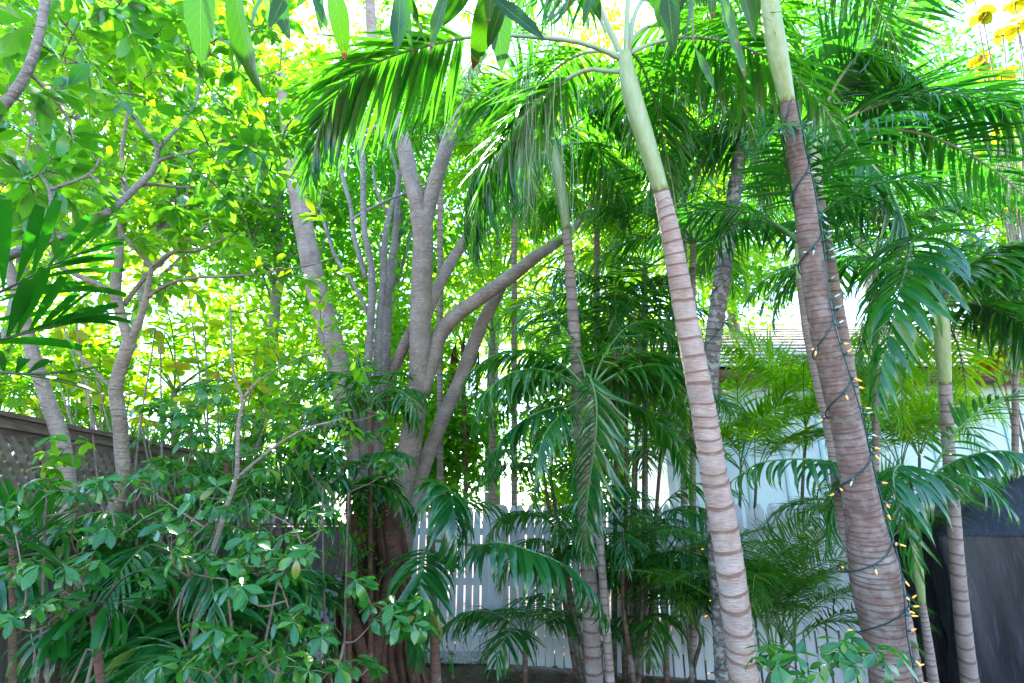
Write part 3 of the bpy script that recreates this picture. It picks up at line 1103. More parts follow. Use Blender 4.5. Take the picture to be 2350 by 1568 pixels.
# P1 pale ringed palm in front
P1, c1, w1 = palm('palm_tree', 'front palm with pale pinkish trunk, brown rings and smooth green crownshaft',
                  [(1432, 120, 3.05, 30), (1448, 210, 3.05, 42), (1484, 330, 3.02, 41), (1518, 440, 3.0, 35), (1541, 548, 3.0, 45), (1580, 760, 2.98, 53), (1612, 930, 2.97, 57), (1640, 1097, 2.96, 60), (1670, 1263, 2.95, 64), (1709, 1568, 2.94, 67)], 'trunk_pale', 0.085, 3)
T = 3.05
frond(P1, pxs((1432, 140, T), (1370, 110, T - .02), (1290, 91, T - .03), (1115, 82, T), (960, 110, T + .1), (850, 150, T + .15), (784, 200, T + .2), (735, 290, T + .25), (712, 400, T + .25)), 70, 0.60, 'narrow', 'palm', True, (0, 2), 'petiole', 0.40, 0.014, 0.0, 0.42, (58, 16))
frond(P1, pxs((1430, 165, T), (1390, 163, T + .05), (1346, 161, T + .1), (1277, 196, T + .15), (1220, 245, T + .15), (1168, 315, T + .1), (1129, 390, T + .05), (1100, 475, T), (1088, 560, T)), 84, 0.56, 'narrow', 'palm', True, (0, 2), 'petiole', 0.22, 0.014, 0.0, 0.40, (58, 16))
frond(P1, pxs((1428, 130, T), (1395, 60, T), (1350, -30, T), (1240, -120, T + .2), (1080, -140, T + .4), (900, -60, T + .6)), 44, 0.45, 'narrow', 'palm', False, (2, 4), 'petiole', 0.2, 0.015, 0.1, 0.6)
frond(P1, pxs((1436, 125, T), (1440, 20, T), (1450, -120, T + .1), (1500, -260, T + .4), (1560, -300, T + .9)), 44, 0.45, 'narrow', 'palm', False, (2, 4), 'petiole', 0.2, 0.015)
frond(P1, pxs((1442, 125, T), (1462, 20, T + .1), (1540, -60, T + .5), (1640, -60, T + 1.0), (1740, 40, T + 1.4)), 44, 0.45, 'narrow', 'palm', False, (2, 4), 'petiole', 0.2, 0.015, 0.1, 0.5)
frond(P1, pxs((1425, 130, T + .05), (1370, 30, T + .3), (1290, -40, T + .7), (1190, -20, T + 1.2), (1110, 80, T + 1.6), (1060, 220, T + 1.8)), 44, 0.42, 'narrow', 'palm', False, (2, 4), 'petiole', 0.2, 0.015, 0.1, 0.6)
# pale marginal strands that hang from its fronds
for k in range(26):
    x = rng.uniform(1165, 1340)
    y = rng.uniform(90, 330)
    t = rng.uniform(2.95, 3.3)
    ln = rng.uniform(0.4, 1.0)
    a = px(x, y, t)
    pts = [a + np.array([0.02 * math.sin(s * 7 + k) * s, 0.02 * math.cos(s * 5 + k) * s, -ln * s]) for s in np.linspace(0, 1, 9)]
    V, Q, U = tube(np.array(pts), np.linspace(0.0018, 0.0009, 9), 4, cap=False)
    part('hanging_strand', P1, V, Q, M['petiole'], U)

# P2 brown palm with the light string
P2_pts = [(1752, -150, 2.95, 38), (1765, 0, 2.97, 41), (1784, 120, 2.98, 43), (1808, 236, 3.0, 33), (1823, 330, 3.0, 37), (1843, 433, 3.0, 42), (1856, 548, 3.0, 50), (1882, 720, 2.98, 56), (1917, 880, 2.97, 61), (1951, 1018, 2.96, 67), (1983, 1193, 2.95, 82), (2011, 1334, 2.94, 108), (2030, 1450, 2.93, 97), (2046, 1568, 2.93, 90)]
P2, c2, w2 = palm('palm_tree', 'leaning brown palm with swollen base, wound with a string of lights', P2_pts, 'trunk_dark', 0.032, 3, lip=0.45)
o2 = px(1750, -165, 2.95)
for az, el, ln in ((-120, 60, 1.7), (-60, 55, 1.8), (0, 50, 1.9), (55, 50, 1.9), (110, 60, 1.7)):
    frond(P2, auto_pts(o2, az, el, ln, 110), 40, 0.42, 'narrow', 'palm', False, (2, 4), 'petiole', 0.22, 0.014)

# P3 slim palm in the middle
P3, c3, w3 = palm('palm_tree', 'slim middle palm with pale crownshaft, trunk vanishing behind hanging fronds',
                  [(1268, 330, 5.3, 14), (1278, 370, 5.3, 22), (1290, 450, 5.25, 24), (1300, 525, 5.2, 19), (1306, 600, 5.2, 22), (1316, 740, 5.15, 26), (1326, 880, 5.1, 29), (1338, 1080, 5.0, 33), (1350, 1300, 4.95, 37), (1358, 1474, 4.9, 40), (1364, 1568, 4.9, 42)], 'trunk_slim', 0.10, 3)
T = 5.3
frond(P3, pxs((1272, 360, T), (1225, 345, T), (1170, 336, T - .1), (1110, 370, T - .1), (1075, 460, T), (1065, 560, T)), 50, 0.62, 'narrow', 'palm', True, (1, 3), 'petiole', 0.25, 0.014, 0, 0.6)
frond(P3, pxs((1270, 340, T), (1255, 270, T), (1215, 200, T + .1), (1160, 190, T + .3), (1110, 240, T + .5)), 48, 0.6, 'narrow', 'palm', False, (1, 3), 'petiole', 0.25, 0.014, 0, 0.6)
frond(P3, pxs((1274, 335, T), (1290, 260, T), (1340, 200, T), (1410, 220, T + .1), (1450, 300, T + .2), (1470, 400, T + .3)), 50, 0.6, 'narrow', 'palm', True, (1, 3), 'petiole', 0.25, 0.014, 0, 0.6)
frond(P3, pxs((1275, 345, T), (1310, 330, T + .2), (1370, 340, T + .5), (1420, 420, T + .7), (1440, 520, T + .8)), 48, 0.6, 'narrow', 'palm', False, (1, 3), 'petiole', 0.25, 0.014, 0, 0.6)
frond(P3, pxs((1268, 335, T), (1262, 250, T + .2), (1258, 150, T + .6), (1240, 80, T + 1.1), (1200, 60, T + 1.5)), 48, 0.6, 'narrow', 'palm', False, (1, 3), 'petiole', 0.25, 0.014)
frond(P3, pxs((1272, 335, T), (1245, 290, T - .3), (1220, 300, T - .6), (1205, 400, T - .8), (1200, 520, T - .85)), 34, 0.45, 'narrow', 'palm', True, (2, 4), 'petiole', 0.25, 0.012, 0, 0.6)

# P4 dark grey palm behind P1
P4, c4, w4 = palm('palm_tree', 'dark grey palm with a curved trunk half hidden behind the front palm',
                  [(1704, 225, 4.7, 16), (1697, 330, 4.65, 24), (1684, 450, 4.6, 32), (1668, 560, 4.55, 38), (1650, 690, 4.5, 38), (1637, 780, 4.5, 37), (1630, 880, 4.5, 36), (1632, 1000, 4.5, 33), (1636, 1200, 4.45, 30), (1648, 1400, 4.4, 30), (1658, 1568, 4.4, 32)], 'trunk_grey', 0.05)
o4 = px(1704, 222, 4.7)
for az, el, ln, ar in ((-95, 50, 1.6, 120), (-140, 60, 1.5, 130), (-45, 55, 1.7, 110), (10, 55, 1.6, 110), (60, 55, 1.6, 110), (100, 45, 1.5, 120), (-110, 15, 1.4, 90), (160, 70, 1.3, 130)):
    frond(P4, auto_pts(o4, az, el, ln, ar), 36, 0.42, 'palm', 'palm', az in (-95, -110), (1, 3), 'rachis', 0.2, 0.012)

# P5 palm with the great crown at the upper right
P5, c5, w5 = palm('palm_tree', 'palm with wide fan of fronds and pale crownshaft behind the lit palm',
                  [(1865, 322, 4.3, 18), (1869, 350, 4.3, 27), (1870, 400, 4.3, 29), (1874, 445, 4.3, 30), (1910, 640, 4.3, 28), (1950, 860, 4.25, 28), (1972, 1010, 4.2, 30), (2010, 1200, 4.15, 34), (2070, 1420, 4.1, 40), (2095, 1568, 4.1, 44)], 'trunk_slim', 0.09, 3)
T = 4.3
frond(P5, pxs((1870, 330, T), (1885, 270, T), (1915, 200, T - .05), (1965, 130, T - .1), (2030, 60, T - .15), (2110, -10, T - .2), (2200, -60, T - .2)), 48, 0.72, 'narrow', 'palm_cool', True, (0, 2), 'petiole', 0.16, 0.017, 0.2, 0.15)
frond(P5, pxs((1880, 335, T), (1910, 310, T), (1960, 299, T), (2060, 298, T), (2150, 318, T), (2250, 370, T), (2350, 450, T), (2400, 520, T)), 46, 0.55, 'narrow', 'palm_cool', True, (0, 2), 'petiole', 0.16, 0.016, 0.2, 0.25)
frond(P5, pxs((1878, 325, T), (1930, 280, T + .1), (1990, 245, T + .15), (2080, 212, T + .2), (2170, 205, T + .2), (2270, 240, T + .2), (2370, 300, T + .2)), 46, 0.6, 'narrow', 'palm_cool', True, (0, 2), 'petiole', 0.16, 0.016, 0.2, 0.2)
frond(P5, pxs((1858, 325, T), (1825, 280, T + .1), (1770, 240, T + .2), (1700, 240, T + .3), (1640, 290, T + .4), (1600, 380, T + .5)), 42, 0.5, 'narrow', 'palm', True, (1, 3), 'petiole', 0.18, 0.015, 0.1, 0.4)
frond(P5, pxs((1864, 320, T), (1858, 220, T + .1), (1845, 110, T + .2), (1850, 0, T + .4), (1880, -90, T + .6)), 46, 0.62, 'narrow', 'palm_cool', True, (0, 2), 'petiole', 0.16, 0.016, 0.2, 0.1)
frond(P5, pxs((1868, 320, T), (1880, 200, T + .3), (1920, 80, T + .6), (1990, -20, T + .9), (2080, -60, T + 1.2)), 46, 0.62, 'narrow', 'palm', False, (0, 2), 'petiole', 0.16, 0.016, 0.2, 0.15)
frond(P5, pxs((1880, 335, T), (1920, 330, T - .2), (1980, 360, T - .4), (2040, 430, T - .5), (2080, 530, T - .55), (2095, 620, T - .55)), 42, 0.45, 'narrow', 'palm', True, (1, 3), 'petiole', 0.18, 0.015, 0.1, 0.4)
frond(P5, pxs((1860, 340, T), (1840, 330, T + .3), (1800, 350, T + .6), (1760, 420, T + .8), (1740, 510, T + .9)), 40, 0.45, 'narrow', 'palm', False, (1, 3), 'petiole', 0.18, 0.014, 0.1, 0.4)
frond(P5, pxs((1875, 330, T), (1940, 300, T + .5), (2040, 340, T + .9), (2120, 430, T + 1.1), (2170, 560, T + 1.2)), 42, 0.5, 'narrow', 'palm', False, (1, 3), 'petiole', 0.18, 0.014, 0.1, 0.4)

# P6 right slim palm
P6, c6, w6 = palm('palm_tree', 'slim palm right of the lit palm with tall pale crownshaft beside the dark cover',
                  [(2158, 690, 4.4, 16), (2163, 730, 4.4, 26), (2164, 800, 4.4, 30), (2169, 880, 4.4, 25), (2176, 1018, 4.4, 26), (2186, 1150, 4.38, 28), (2197, 1300, 4.36, 31), (2213, 1460, 4.34, 34), (2226, 1568, 4.32, 36)], 'trunk_slim', 0.105, 3)
T = 4.4
frond(P6, pxs((2156, 695, T), (2148, 620, T - .2), (2128, 555, T - .5), (2098, 545, T - .8), (2076, 620, T - 1.05), (2052, 720, T - 1.2), (2028, 830, T - 1.28), (2004, 935, T - 1.3)), 30, 0.48, 'wide', 'palm_cool', True, (1, 3), 'rachis', 0.34, 0.012, 0.12, 0.2, (74, 24))
frond(P6, pxs((2162, 690, T), (2190, 640, T), (2240, 600, T - .1), (2310, 560, T - .2), (2400, 560, T - .3)), 34, 0.5, 'palm', 'palm', True, (1, 3), 'rachis_dark', 0.2, 0.014, 0.1, 0.4)
frond(P6, pxs((2164, 700, T), (2210, 700, T + .1), (2270, 690, T + .2), (2340, 720, T + .3), (2400, 780, T + .4)), 34, 0.45, 'palm', 'palm', False, (1, 3), 'rachis_dark', 0.2, 0.014, 0.1, 0.4)
frond(P6, pxs((2156, 690, T), (2130, 640, T + .2), (2080, 620, T + .4), (2020, 660, T + .5), (1985, 750, T + .5), (1965, 850, T + .5)), 34, 0.42, 'palm', 'palm', True, (1, 3), 'rachis', 0.2, 0.012, 0.1, 0.4)
frond(P6, pxs((2160, 690, T), (2165, 600, T + .2), (2190, 500, T + .4), (2240, 420, T + .5), (2310, 390, T + .5)), 36, 0.5, 'narrow', 'palm_cool', True, (0, 2), 'rachis', 0.2, 0.013, 0.15, 0.2)
frond(P6, pxs((2160, 700, T), (2175, 740, T + .4), (2200, 800, T + .6), (2215, 880, T + .7), (2220, 970, T + .7)), 32, 0.42, 'palm', 'palm_lime', False, (0, 2), 'rachis', 0.15, 0.012, 0.1, 0.2)
frond(P6, pxs((2155, 700, T), (2120, 730, T + .5), (2085, 810, T + .7), (2070, 900, T + .8), (2075, 990, T + .8)), 32, 0.42, 'palm', 'palm_lime', False, (0, 2), 'rachis', 0.15, 0.012, 0.1, 0.2)

# P7 young palm at the lower right
P7, c7, w7 = palm('palm_tree', 'young palm with short ringed stem, large drooping fronds crossing the lit palm',
                  [(2092, 1140, 3.75, 12), (2098, 1200, 3.75, 19), (2106, 1300, 3.75, 21), (2116, 1385, 3.75, 15), (2126, 1450, 3.75, 18), (2142, 1568, 3.75, 23)], 'trunk_slim', 0.05, 3)
T = 3.75
kw7 = dict(stalk='rachis', hero=True)
frond(P7, pxs((2092, 1150, T), (2060, 1105, T - .1), (2005, 1085, T - .3), (1940, 1066, T - .45), (1868, 1055, T - .5), (1800, 1055, T - .5), (1735, 1066, T - .45), (1672, 1110, T - .4)), 22, 0.34, 'wide', 'palm_cool', True, (3, 4), 'rachis', 0.25, 0.012, 0, 0.45, (80, 40))
frond(P7, pxs((2094, 1150, T), (2050, 1100, T + .1), (1990, 1085, T + .2), (1940, 1120, T + .2), (1910, 1180, T + .2), (1895, 1265, T + .2)), 26, 0.36, 'palm', 'palm_cool', True, (1, 3), 'rachis', 0.25, 0.012, 0.1, 0.35)
frond(P7, pxs((2096, 1145, T), (2085, 1085, T - .2), (2060, 1070, T - .45), (2050, 1110, T - .65), (2075, 1190, T - .75), (2100, 1290, T - .8)), 26, 0.42, 'palm', 'palm_cool', True, (2, 4), 'rachis', 0.28, 0.012, 0.1, 0.4)
frond(P7, pxs((2100, 1150, T), (2130, 1105, T), (2170, 1070, T), (2230, 1045, T - .1), (2300, 1035, T - .2), (2390, 1050, T - .3)), 22, 0.32, 'wide', 'palm_cool', True, (3, 4), 'rachis', 0.2, 0.012, 0, 0.5, (80, 40))
frond(P7, pxs((2100, 1150, T), (2140, 1080, T + .1), (2200, 985, T + .1), (2270, 930, T + .1), (2340, 900, T + .1), (2400, 890, T + .1)), 18, 0.34, 'palm', 'palm_cool', True, (0, 3), 'rachis', 0.25, 0.011, 0.15, 0.2)
frond(P7, pxs((2100, 1160, T), (2150, 1110, T - .2), (2210, 1090, T - .4), (2270, 1120, T - .5), (2330, 1180, T - .55)), 18, 0.3, 'palm', 'palm_cool', True, (1, 3), 'rachis', 0.25, 0.011, 0.1, 0.3)
frond(P7, pxs((2092, 1160, T), (2070, 1120, T + .3), (2040, 1090, T + .6), (2010, 1110, T + .8), (1990, 1170, T + .9)), 24, 0.32, 'palm', 'palm', False, (1, 3), 'rachis', 0.25, 0.011)

# P8 twin trunk just behind the lit palm
P8, c8, w8 = palm('palm_tree', 'plain grey twin trunk directly behind the lit leaning palm',
                  [(1842, 640, 3.5, 28), (1858, 760, 3.5, 30), (1883, 880, 3.48, 31), (1914, 1018, 3.46, 32), (1938, 1193, 3.44, 36), (1985, 1334, 3.42, 40), (2060, 1568, 3.4, 50)], 'trunk_slim', 0.03, lip=.5)
for az in (-150, -60, 30, 100, 170, 70, -20):
    frond(P8, auto_pts(px(1838, 560, 3.52), az, 60, 1.15, 110), 34, 0.38, 'narrow', 'palm_cool', False, (1, 3), 'rachis', 0.2, 0.011)
c = cat(np.array([px(1838, 560, 3.52), px(1840, 600, 3.51), px(1842, 646, 3.5)]), 10)
V, Q, U = tube(c, np.full(10, 0.036), 14)
part('crownshaft', P8, V, Q, M['shaft'], U)

# further fronds that fill the crowns
def fill(root, o, specs, n, L, fam, mat, stalk='petiole'):
    for az, el, ln, ar in specs:
        frond(root, auto_pts(o, az, el, ln, ar), n, L, fam, mat, False, (1, 3), stalk, 0.2, 0.013, 0.1, 0.35)


fill(P5, px(1868, 322, 4.3), ((60, 70, 2.0, 120), (105, 35, 1.8, 110), (35, 40, 1.9, 100), (-75, 35, 1.5, 110)), 52, 0.6, 'narrow', 'palm_cool')
fill(P6, px(2160, 690, 4.4), ((60, 55, 1.7, 120), (20, 60, 1.7, 120), (100, 40, 1.6, 110), (-60, 65, 1.6, 130), (80, 5, 1.3, 80)), 44, 0.5, 'narrow', 'palm_cool', 'rachis')
fill(P3, px(1270, 335, 5.3), ((-95, 60, 1.9, 140), (90, 55, 1.9, 140), (120, 40, 1.6, 130), (10, 70, 1.8, 130)), 50, 0.6, 'narrow', 'palm')
fill(P4, px(1704, 222, 4.7), ((-70, 70, 1.8, 140), (80, 60, 1.8, 140), (-120, 30, 1.6, 110), (120, 25, 1.5, 110), (35, 30, 1.6, 110), (-20, 25, 1.6, 110)), 46, 0.5, 'narrow', 'palm', 'rachis')
fill(P1, px(1430, 130, 3.05), ((-30, 50, 1.9, 120), (25, 50, 1.9, 125), (75, 40, 1.7, 120), (50, 65, 2.0, 150)), 52, 0.5, 'narrow', 'palm')

# ------------------------------------------------------------------ small palms in the middle
def small_palm(name, label, base, crown, mat='palm_cool', stem='cane_brown', w=14, group='understorey palms', n=3):
    """base / crown: (x,y,t)"""
    root = thing(name, label, 'palm', ground_below([crown, base]), group)
    palm_trunk(root, [(*crown, w), ((crown[0] + base[0]) / 2, (crown[1] + base[1]) / 2, (crown[2] + base[2]) / 2, w), (*base, w * 1.2)], stem, 0.07)
    return root


K1 = small_palm('fan_palm', 'small palm by the big roots with drooping umbrella fronds', (1000, 1540, 4.5), (988, 1230, 4.5), w=20)
T = 4.5
frond(K1, pxs((988, 1235, T), (990, 1160, T), (1005, 1118, T - .15), (1030, 1122, T - .35), (1040, 1165, T - .5), (1046, 1230, T - .55), (1048, 1290, T - .55)), 26, 0.42, 'wide', 'palm_cool', True, (2, 4), 'rachis', 0.36, 0.011, 0.15, 0.3)
frond(K1, pxs((986, 1250, T), (975, 1270, T - .3), (968, 1300, T - .5), (962, 1370, T - .6), (958, 1440, T - .6), (955, 1520, T - .6)), 28, 0.40, 'wide', 'palm_cool', True, (1, 3), 'rachis', 0.16, 0.011, 0.15, 0.2)
frond(K1, pxs((990, 1240, T), (1040, 1245, T - .2), (1100, 1252, T - .35), (1150, 1246, T - .45), (1210, 1262, T - .5), (1290, 1295, T - .55), (1350, 1345, T - .6), (1395, 1425, T - .6)), 26, 0.42, 'wide', 'palm_cool', True, (2, 4), 'rachis', 0.3, 0.012, 0.05, 0.35, (76, 24))
frond(K1, pxs((988, 1240, T), (1010, 1190, T + .2), (1060, 1150, T + .4), (1130, 1160, T + .5), (1180, 1210, T + .5)), 24, 0.36, 'palm', 'palm', True, (1, 3), 'rachis', 0.25, 0.011)

K2 = small_palm('fan_palm', 'palm with a broad frond hanging straight down the slim middle trunk', (1400, 1560, 4.6), (1352, 905, 4.75), w=18, stem='trunk_slim')
T = 4.75
frond(K2, pxs((1352, 905, T), (1345, 870, T - .1), (1352, 862, T - .25), (1368, 920, T - .4), (1366, 1010, T - .48), (1352, 1110, T - .5), (1345, 1200, T - .5), (1350, 1280, T - .5)), 36, 0.46, 'palm', 'palm_cool', True, (1, 3), 'rachis', 0.2, 0.012, 0.12, 0.25)
frond(K2, pxs((1350, 905, T), (1310, 880, T + .1), (1250, 860, T + .2), (1180, 870, T + .3), (1120, 910, T + .3), (1085, 980, T + .3)), 32, 0.42, 'palm', 'palm', True, (1, 3), 'rachis', 0.2, 0.012)
frond(K2, pxs((1350, 905, T), (1300, 930, T - .1), (1240, 945, T - .2), (1170, 990, T - .2), (1120, 1060, T - .2), (1090, 1130, T - .2)), 32, 0.42, 'palm', 'palm_cool', True, (1, 4), 'rachis', 0.2, 0.012, 0.1, 0.4)
frond(K2, pxs((1354, 905, T), (1400, 870, T + .1), (1470, 860, T + .2), (1530, 890, T + .3), (1570, 960, T + .3)), 32, 0.42, 'palm', 'palm', True, (1, 3), 'rachis', 0.2, 0.012)
frond(K2, pxs((1354, 910, T), (1420, 920, T), (1500, 960, T), (1560, 1040, T), (1590, 1130, T)), 32, 0.42, 'palm', 'palm', True, (1, 3), 'rachis', 0.2, 0.012)
frond(K2, pxs((1352, 905, T), (1330, 820, T + .2), (1280, 740, T + .4), (1220, 700, T + .5), (1160, 720, T + .6), (1120, 790, T + .6)), 34, 0.45, 'palm', 'palm', True, (1, 3), 'rachis', 0.2, 0.012, 0.1, 0.4)
frond(K2, pxs((1354, 905, T), (1385, 820, T + .2), (1440, 750, T + .4), (1500, 740, T + .5), (1560, 790, T + .6)), 34, 0.45, 'palm', 'palm', False, (1, 3), 'rachis', 0.2, 0.012, 0.1, 0.4)
frond(K2, pxs((1350, 905, T), (1290, 950, T - .3), (1250, 1000, T - .5), (1230, 1080, T - .6), (1225, 1160, T - .6)), 26, 0.36, 'palm', 'palm_cool', True, (2, 4), 'rachis', 0.2, 0.011, 0.1, 0.4)


fill(K2, px(1352, 905, 4.75), ((-80, 60, 1.3, 120), (75, 60, 1.3, 120), (20, 65, 1.3, 120), (-40, 55, 1.3, 120), (110, 40, 1.2, 110), (-115, 35, 1.2, 110)), 34, 0.46, 'palm', 'palm', 'rachis')


def cane_clump(label, bx, by, t, stems, mat, stem, L, fam='palm', group='palm clumps', nf=4, hero=0):
    """a clump of thin canes; stems: (top x, top y, dt)"""
    g = gp(bx, by) if by else np.array([px(bx, 1560, t)[0], px(bx, 1560, t)[1], 0])
    root = thing('bamboo_palm', label, 'palm clump', g, group)
    for k, (x, y, dt, base_dx) in enumerate(stems):
        tt = t + dt
        palm_trunk(root, [(x, y, tt, 8), ((x + bx + base_dx) / 2 + rng.uniform(-8, 8), (y + 1500) / 2, tt, 9), (bx + base_dx, 1500, tt, 13)], stem[k % len(stem)], 0.14, name='stem')
        o = px(x, y, tt)
        a0 = rng.uniform(0, 360)
        for m in range(nf):
            az = a0 + m * 360 / nf + rng.uniform(-25, 25)
            frond(root, auto_pts(o, az, rng.uniform(25, 70), rng.uniform(0.75, 1.1), rng.uniform(90, 130)), 18, L, fam, mat, (k * nf + m) < hero, (1, 3), 'rachis', 0.22, 0.007, 0.1, 0.3)
    return root


cane_clump('clump of thin dark canes in front of the white picket fence', 1440, 0, 5.9,
           [(1408, 690, 0.2, -30), (1440, 790, 0, -5), (1468, 740, 0.3, 15), (1484, 900, -.1, 25), (1524, 960, .2, 50), (1455, 1060, -.2, 10)], 'palm', ['cane', 'cane_brown', 'cane'], 0.40, 'palm', nf=5, hero=10)
cane_clump('leaning brown canes with arching fronds left of the slim middle trunk', 1325, 0, 5.6,
           [(1225, 960, .4, -10), (1262, 1090, .2, 0), (1285, 1210, 0, 10), (1300, 1300, -.2, 20)], 'palm', ['cane_brown', 'cane'], 0.36, 'palm', nf=6, hero=8)
cane_clump('low cane clump with dark fronds between slim trunk and front palm', 1450, 0, 5.2,
           [(1430, 1290, 0, -5), (1475, 1330, .1, 10), (1500, 1200, .2, 20)], 'palm_cool', ['cane_brown', 'cane'], 0.36, 'palm', nf=7, hero=6)


def areca(label, bx, t, tops, L=0.26, mat='areca', nf=4, ln=(0.8, 1.25), group='areca palms', fam='areca', nl=34):
    root = thing('areca_palm', label, 'palm clump', np.array([*px(bx, 1560, t)[:2], 0]), group)
    for x, y, dt, dx in tops:
        tt = t + dt
        palm_trunk(root, [(x, y, tt, 6), ((x * .7 + (bx + dx) * .3) + rng.uniform(-12, 12), (y * .6 + 1520 * .4), tt, 8), (bx + dx, 1520, tt, 10)], 'cane', 0.1, name='stem', lip=.5)
        a0 = rng.uniform(0, 360)
        for m in range(nf):
            frond(root, auto_pts(px(x, y, tt), a0 + m * 360 / nf + rng.uniform(-30, 30), rng.uniform(45, 85), rng.uniform(*ln), rng.uniform(55, 125)), nl, L, fam, mat, False, (0, 3), 'rachis', 0.25, 0.007, 0.25, 0.15)
    return root


areca('feathery areca palm right of the front trunk against the white fence', 1790, 4.6, [(1760, 1450, 0, -20), (1795, 1470, .2, 0), (1825, 1490, -.1, 20), (1780, 1510, -.2, -10)], 0.30, nf=9, ln=(1.0, 1.6), nl=44)
areca('areca palm left of the front trunk with yellow green feathery fronds', 1590, 5.0, [(1575, 1400, 0, -5), (1600, 1440, .1, 5)], 0.30, nf=8, ln=(0.9, 1.3))
areca('tall bright areca palm close to the mint house wall', 1740, 6.3, [(1735, 1110, 0, -5), (1700, 1080, .3, -20)], 0.45, 'palm_lime', 8, (1.3, 1.8), fam='narrow', nl=44)
areca('bright palm behind the lit trunk below the tiled roof', 1860, 6.6, [(1850, 980, 0, -5), (1990, 1000, .2, 20)], 0.5, 'palm_lime', 8, (1.4, 1.9), fam='narrow', nl=44)
areca('bright palm before the house between the two right slim trunks', 2110, 6.2, [(2110, 1050, 0, -5), (2070, 1090, .1, -20)], 0.42, 'palm_lime', 7, (1.2, 1.6), fam='narrow', nl=40)
areca('dark feathery palm behind the young palm at the fence', 2010, 5.0, [(1995, 1230, 0, -10), (2030, 1260, .2, 10)], 0.36, 'areca', 6, (0.9, 1.2))

# understorey palms on the left
def bush_palm(label, x, y, t, n, ln, L, fam='palm', mat='palm_cool', hero=0, el=(15, 75), stem=True, w=12, bx=None):
    bx = x if bx is None else bx
    root = small_palm('bush_palm', label, (bx, max(y + 120, 1500), t), (x, y, t), w=w)
    a0 = rng.uniform(0, 360)
    for m in range(n):
        frond(root, auto_pts(px(x, y, t), a0 + m * 360 / n + rng.uniform(-18, 18), rng.uniform(*el), rng.uniform(*ln), rng.uniform(85, 130)), 20, L, fam, mat, m < hero, (1, 3), 'rachis', 0.22, 0.009, 0.1, 0.3)
    return root


b1 = bush_palm('bushy palm with one flat frond of hanging leaflets left of the big tree', 800, 1120, 5.0, 8, (0.7, 1.0), 0.34, 'wide', 'palm_cool', 2)
T = 5.0
frond(b1, pxs((840, 1100, T), (800, 1060, T - .1), (755, 1046, T - .2), (710, 1048, T - .25), (660, 1062, T - .3), (630, 1090, T - .3)), 20, 0.34, 'wide', 'palm', True, (3, 4), 'rachis', 0.2, 0.01, 0, 0.6, (80, 45))
bush_palm('palm with pointed fronds growing in front of the thin grey trunks', 850, 930, 5.3, 9, (0.6, 0.95), 0.34, 'palm', 'palm', 3)
bush_palm('low spreading palm in the undergrowth below the lattice fence', 600, 1180, 4.6, 9, (0.8, 1.1), 0.34, 'palm', 'palm', 2)
bush_palm('dark glossy palm deep in the lower left undergrowth', 560, 1440, 3.9, 9, (0.7, 1.0), 0.36, 'wide', 'palm_cool', 3)
bush_palm('palm arching in front of the lattice fence top', 520, 1060, 4.4, 8, (0.7, 1.0), 0.32, 'narrow', 'palm', 2)
bush_palm('dark palm at the foot of the left fence', 330, 1430, 3.8, 8, (0.6, 0.9), 0.36, 'wide', 'palm_cool', 2)
bush_palm('low palm in the shade left of the big roots', 650, 1400, 4.6, 9, (0.5, 0.7), 0.34, 'palm', 'palm_cool', 2)
bush_palm('low palm drooping before the picket fence right of the gate post', 1205, 1465, 5.7, 8, (0.9, 1.25), 0.44, 'palm', 'palm_cool', 2)
bush_palm('low palm drooping before the picket fence beside the front trunk', 1530, 1440, 5.7, 8, (0.9, 1.25), 0.44, 'palm', 'palm', 2)
bush_palm('palm with bright fronds at the corner of the lattice fence', 680, 1010, 5.8, 9, (0.8, 1.2), 0.36, 'palm', 'palm', 0)

bush_palm('glossy palm low before the lattice fence at the left', 130, 1300, 3.4, 9, (0.6, 0.9), 0.36, 'wide', 'palm_cool', 3)
bush_palm('spreading palm before the middle of the lattice fence', 400, 1280, 3.7, 10, (0.7, 1.0), 0.36, 'palm', 'palm_cool', 3)
bush_palm('low palm filling the shade under the left shrubs', 450, 1520, 3.2, 9, (0.6, 0.9), 0.36, 'wide', 'palm_cool', 2)

# broad fishtail palms at the far left
def broad_palm(label, crown, fr, base):
    root = small_palm('broad_palm', label, base, crown, w=16, group='broad leaved palms on the left')
    for pts, n, L, dr, gv in fr:
        frond(root, pxs(*pts), n, L, 'fish', 'broad', True, dr, 'rachis_dark', 0.12, 0.010, 0.25, gv, (62, 6))
    return root


broad_palm('broad leaved palm thrusting dark green leaflets in from the left edge', (-90, 800, 2.5),
           [([(-90, 800, 2.5), (-20, 785, 2.5), (60, 765, 2.5), (140, 745, 2.5)], 9, 0.46, (0, 3), -0.2),
            ([(-90, 800, 2.5), (-40, 700, 2.5), (60, 640, 2.5), (160, 590, 2.55), (210, 570, 2.6)], 9, 0.42, (0, 2), -0.05),
            ([(-90, 810, 2.5), (-20, 850, 2.45), (80, 858, 2.4), (170, 855, 2.4)], 7, 0.34, (0, 2), 0.05)], (-110, 1500, 2.5))
broad_palm('glossy broad leaved palm low in the left corner', (215, 1410, 2.6),
           [([(215, 1410, 2.6), (225, 1385, 2.55), (245, 1390, 2.45), (255, 1440, 2.4)], 8, 0.30, (2, 4), 0.3),
            ([(215, 1410, 2.6), (280, 1330, 2.6), (340, 1310, 2.6), (380, 1340, 2.6)], 7, 0.30, (2, 4), 0.3),
            ([(215, 1410, 2.6), (150, 1300, 2.65), (90, 1270, 2.7), (20, 1290, 2.7)], 7, 0.30, (1, 3), 0.2),
            ([(215, 1410, 2.6), (160, 1420, 2.5), (120, 1450, 2.4), (95, 1500, 2.35)], 7, 0.26, (2, 4), 0.3)], (230, 1560, 2.6))
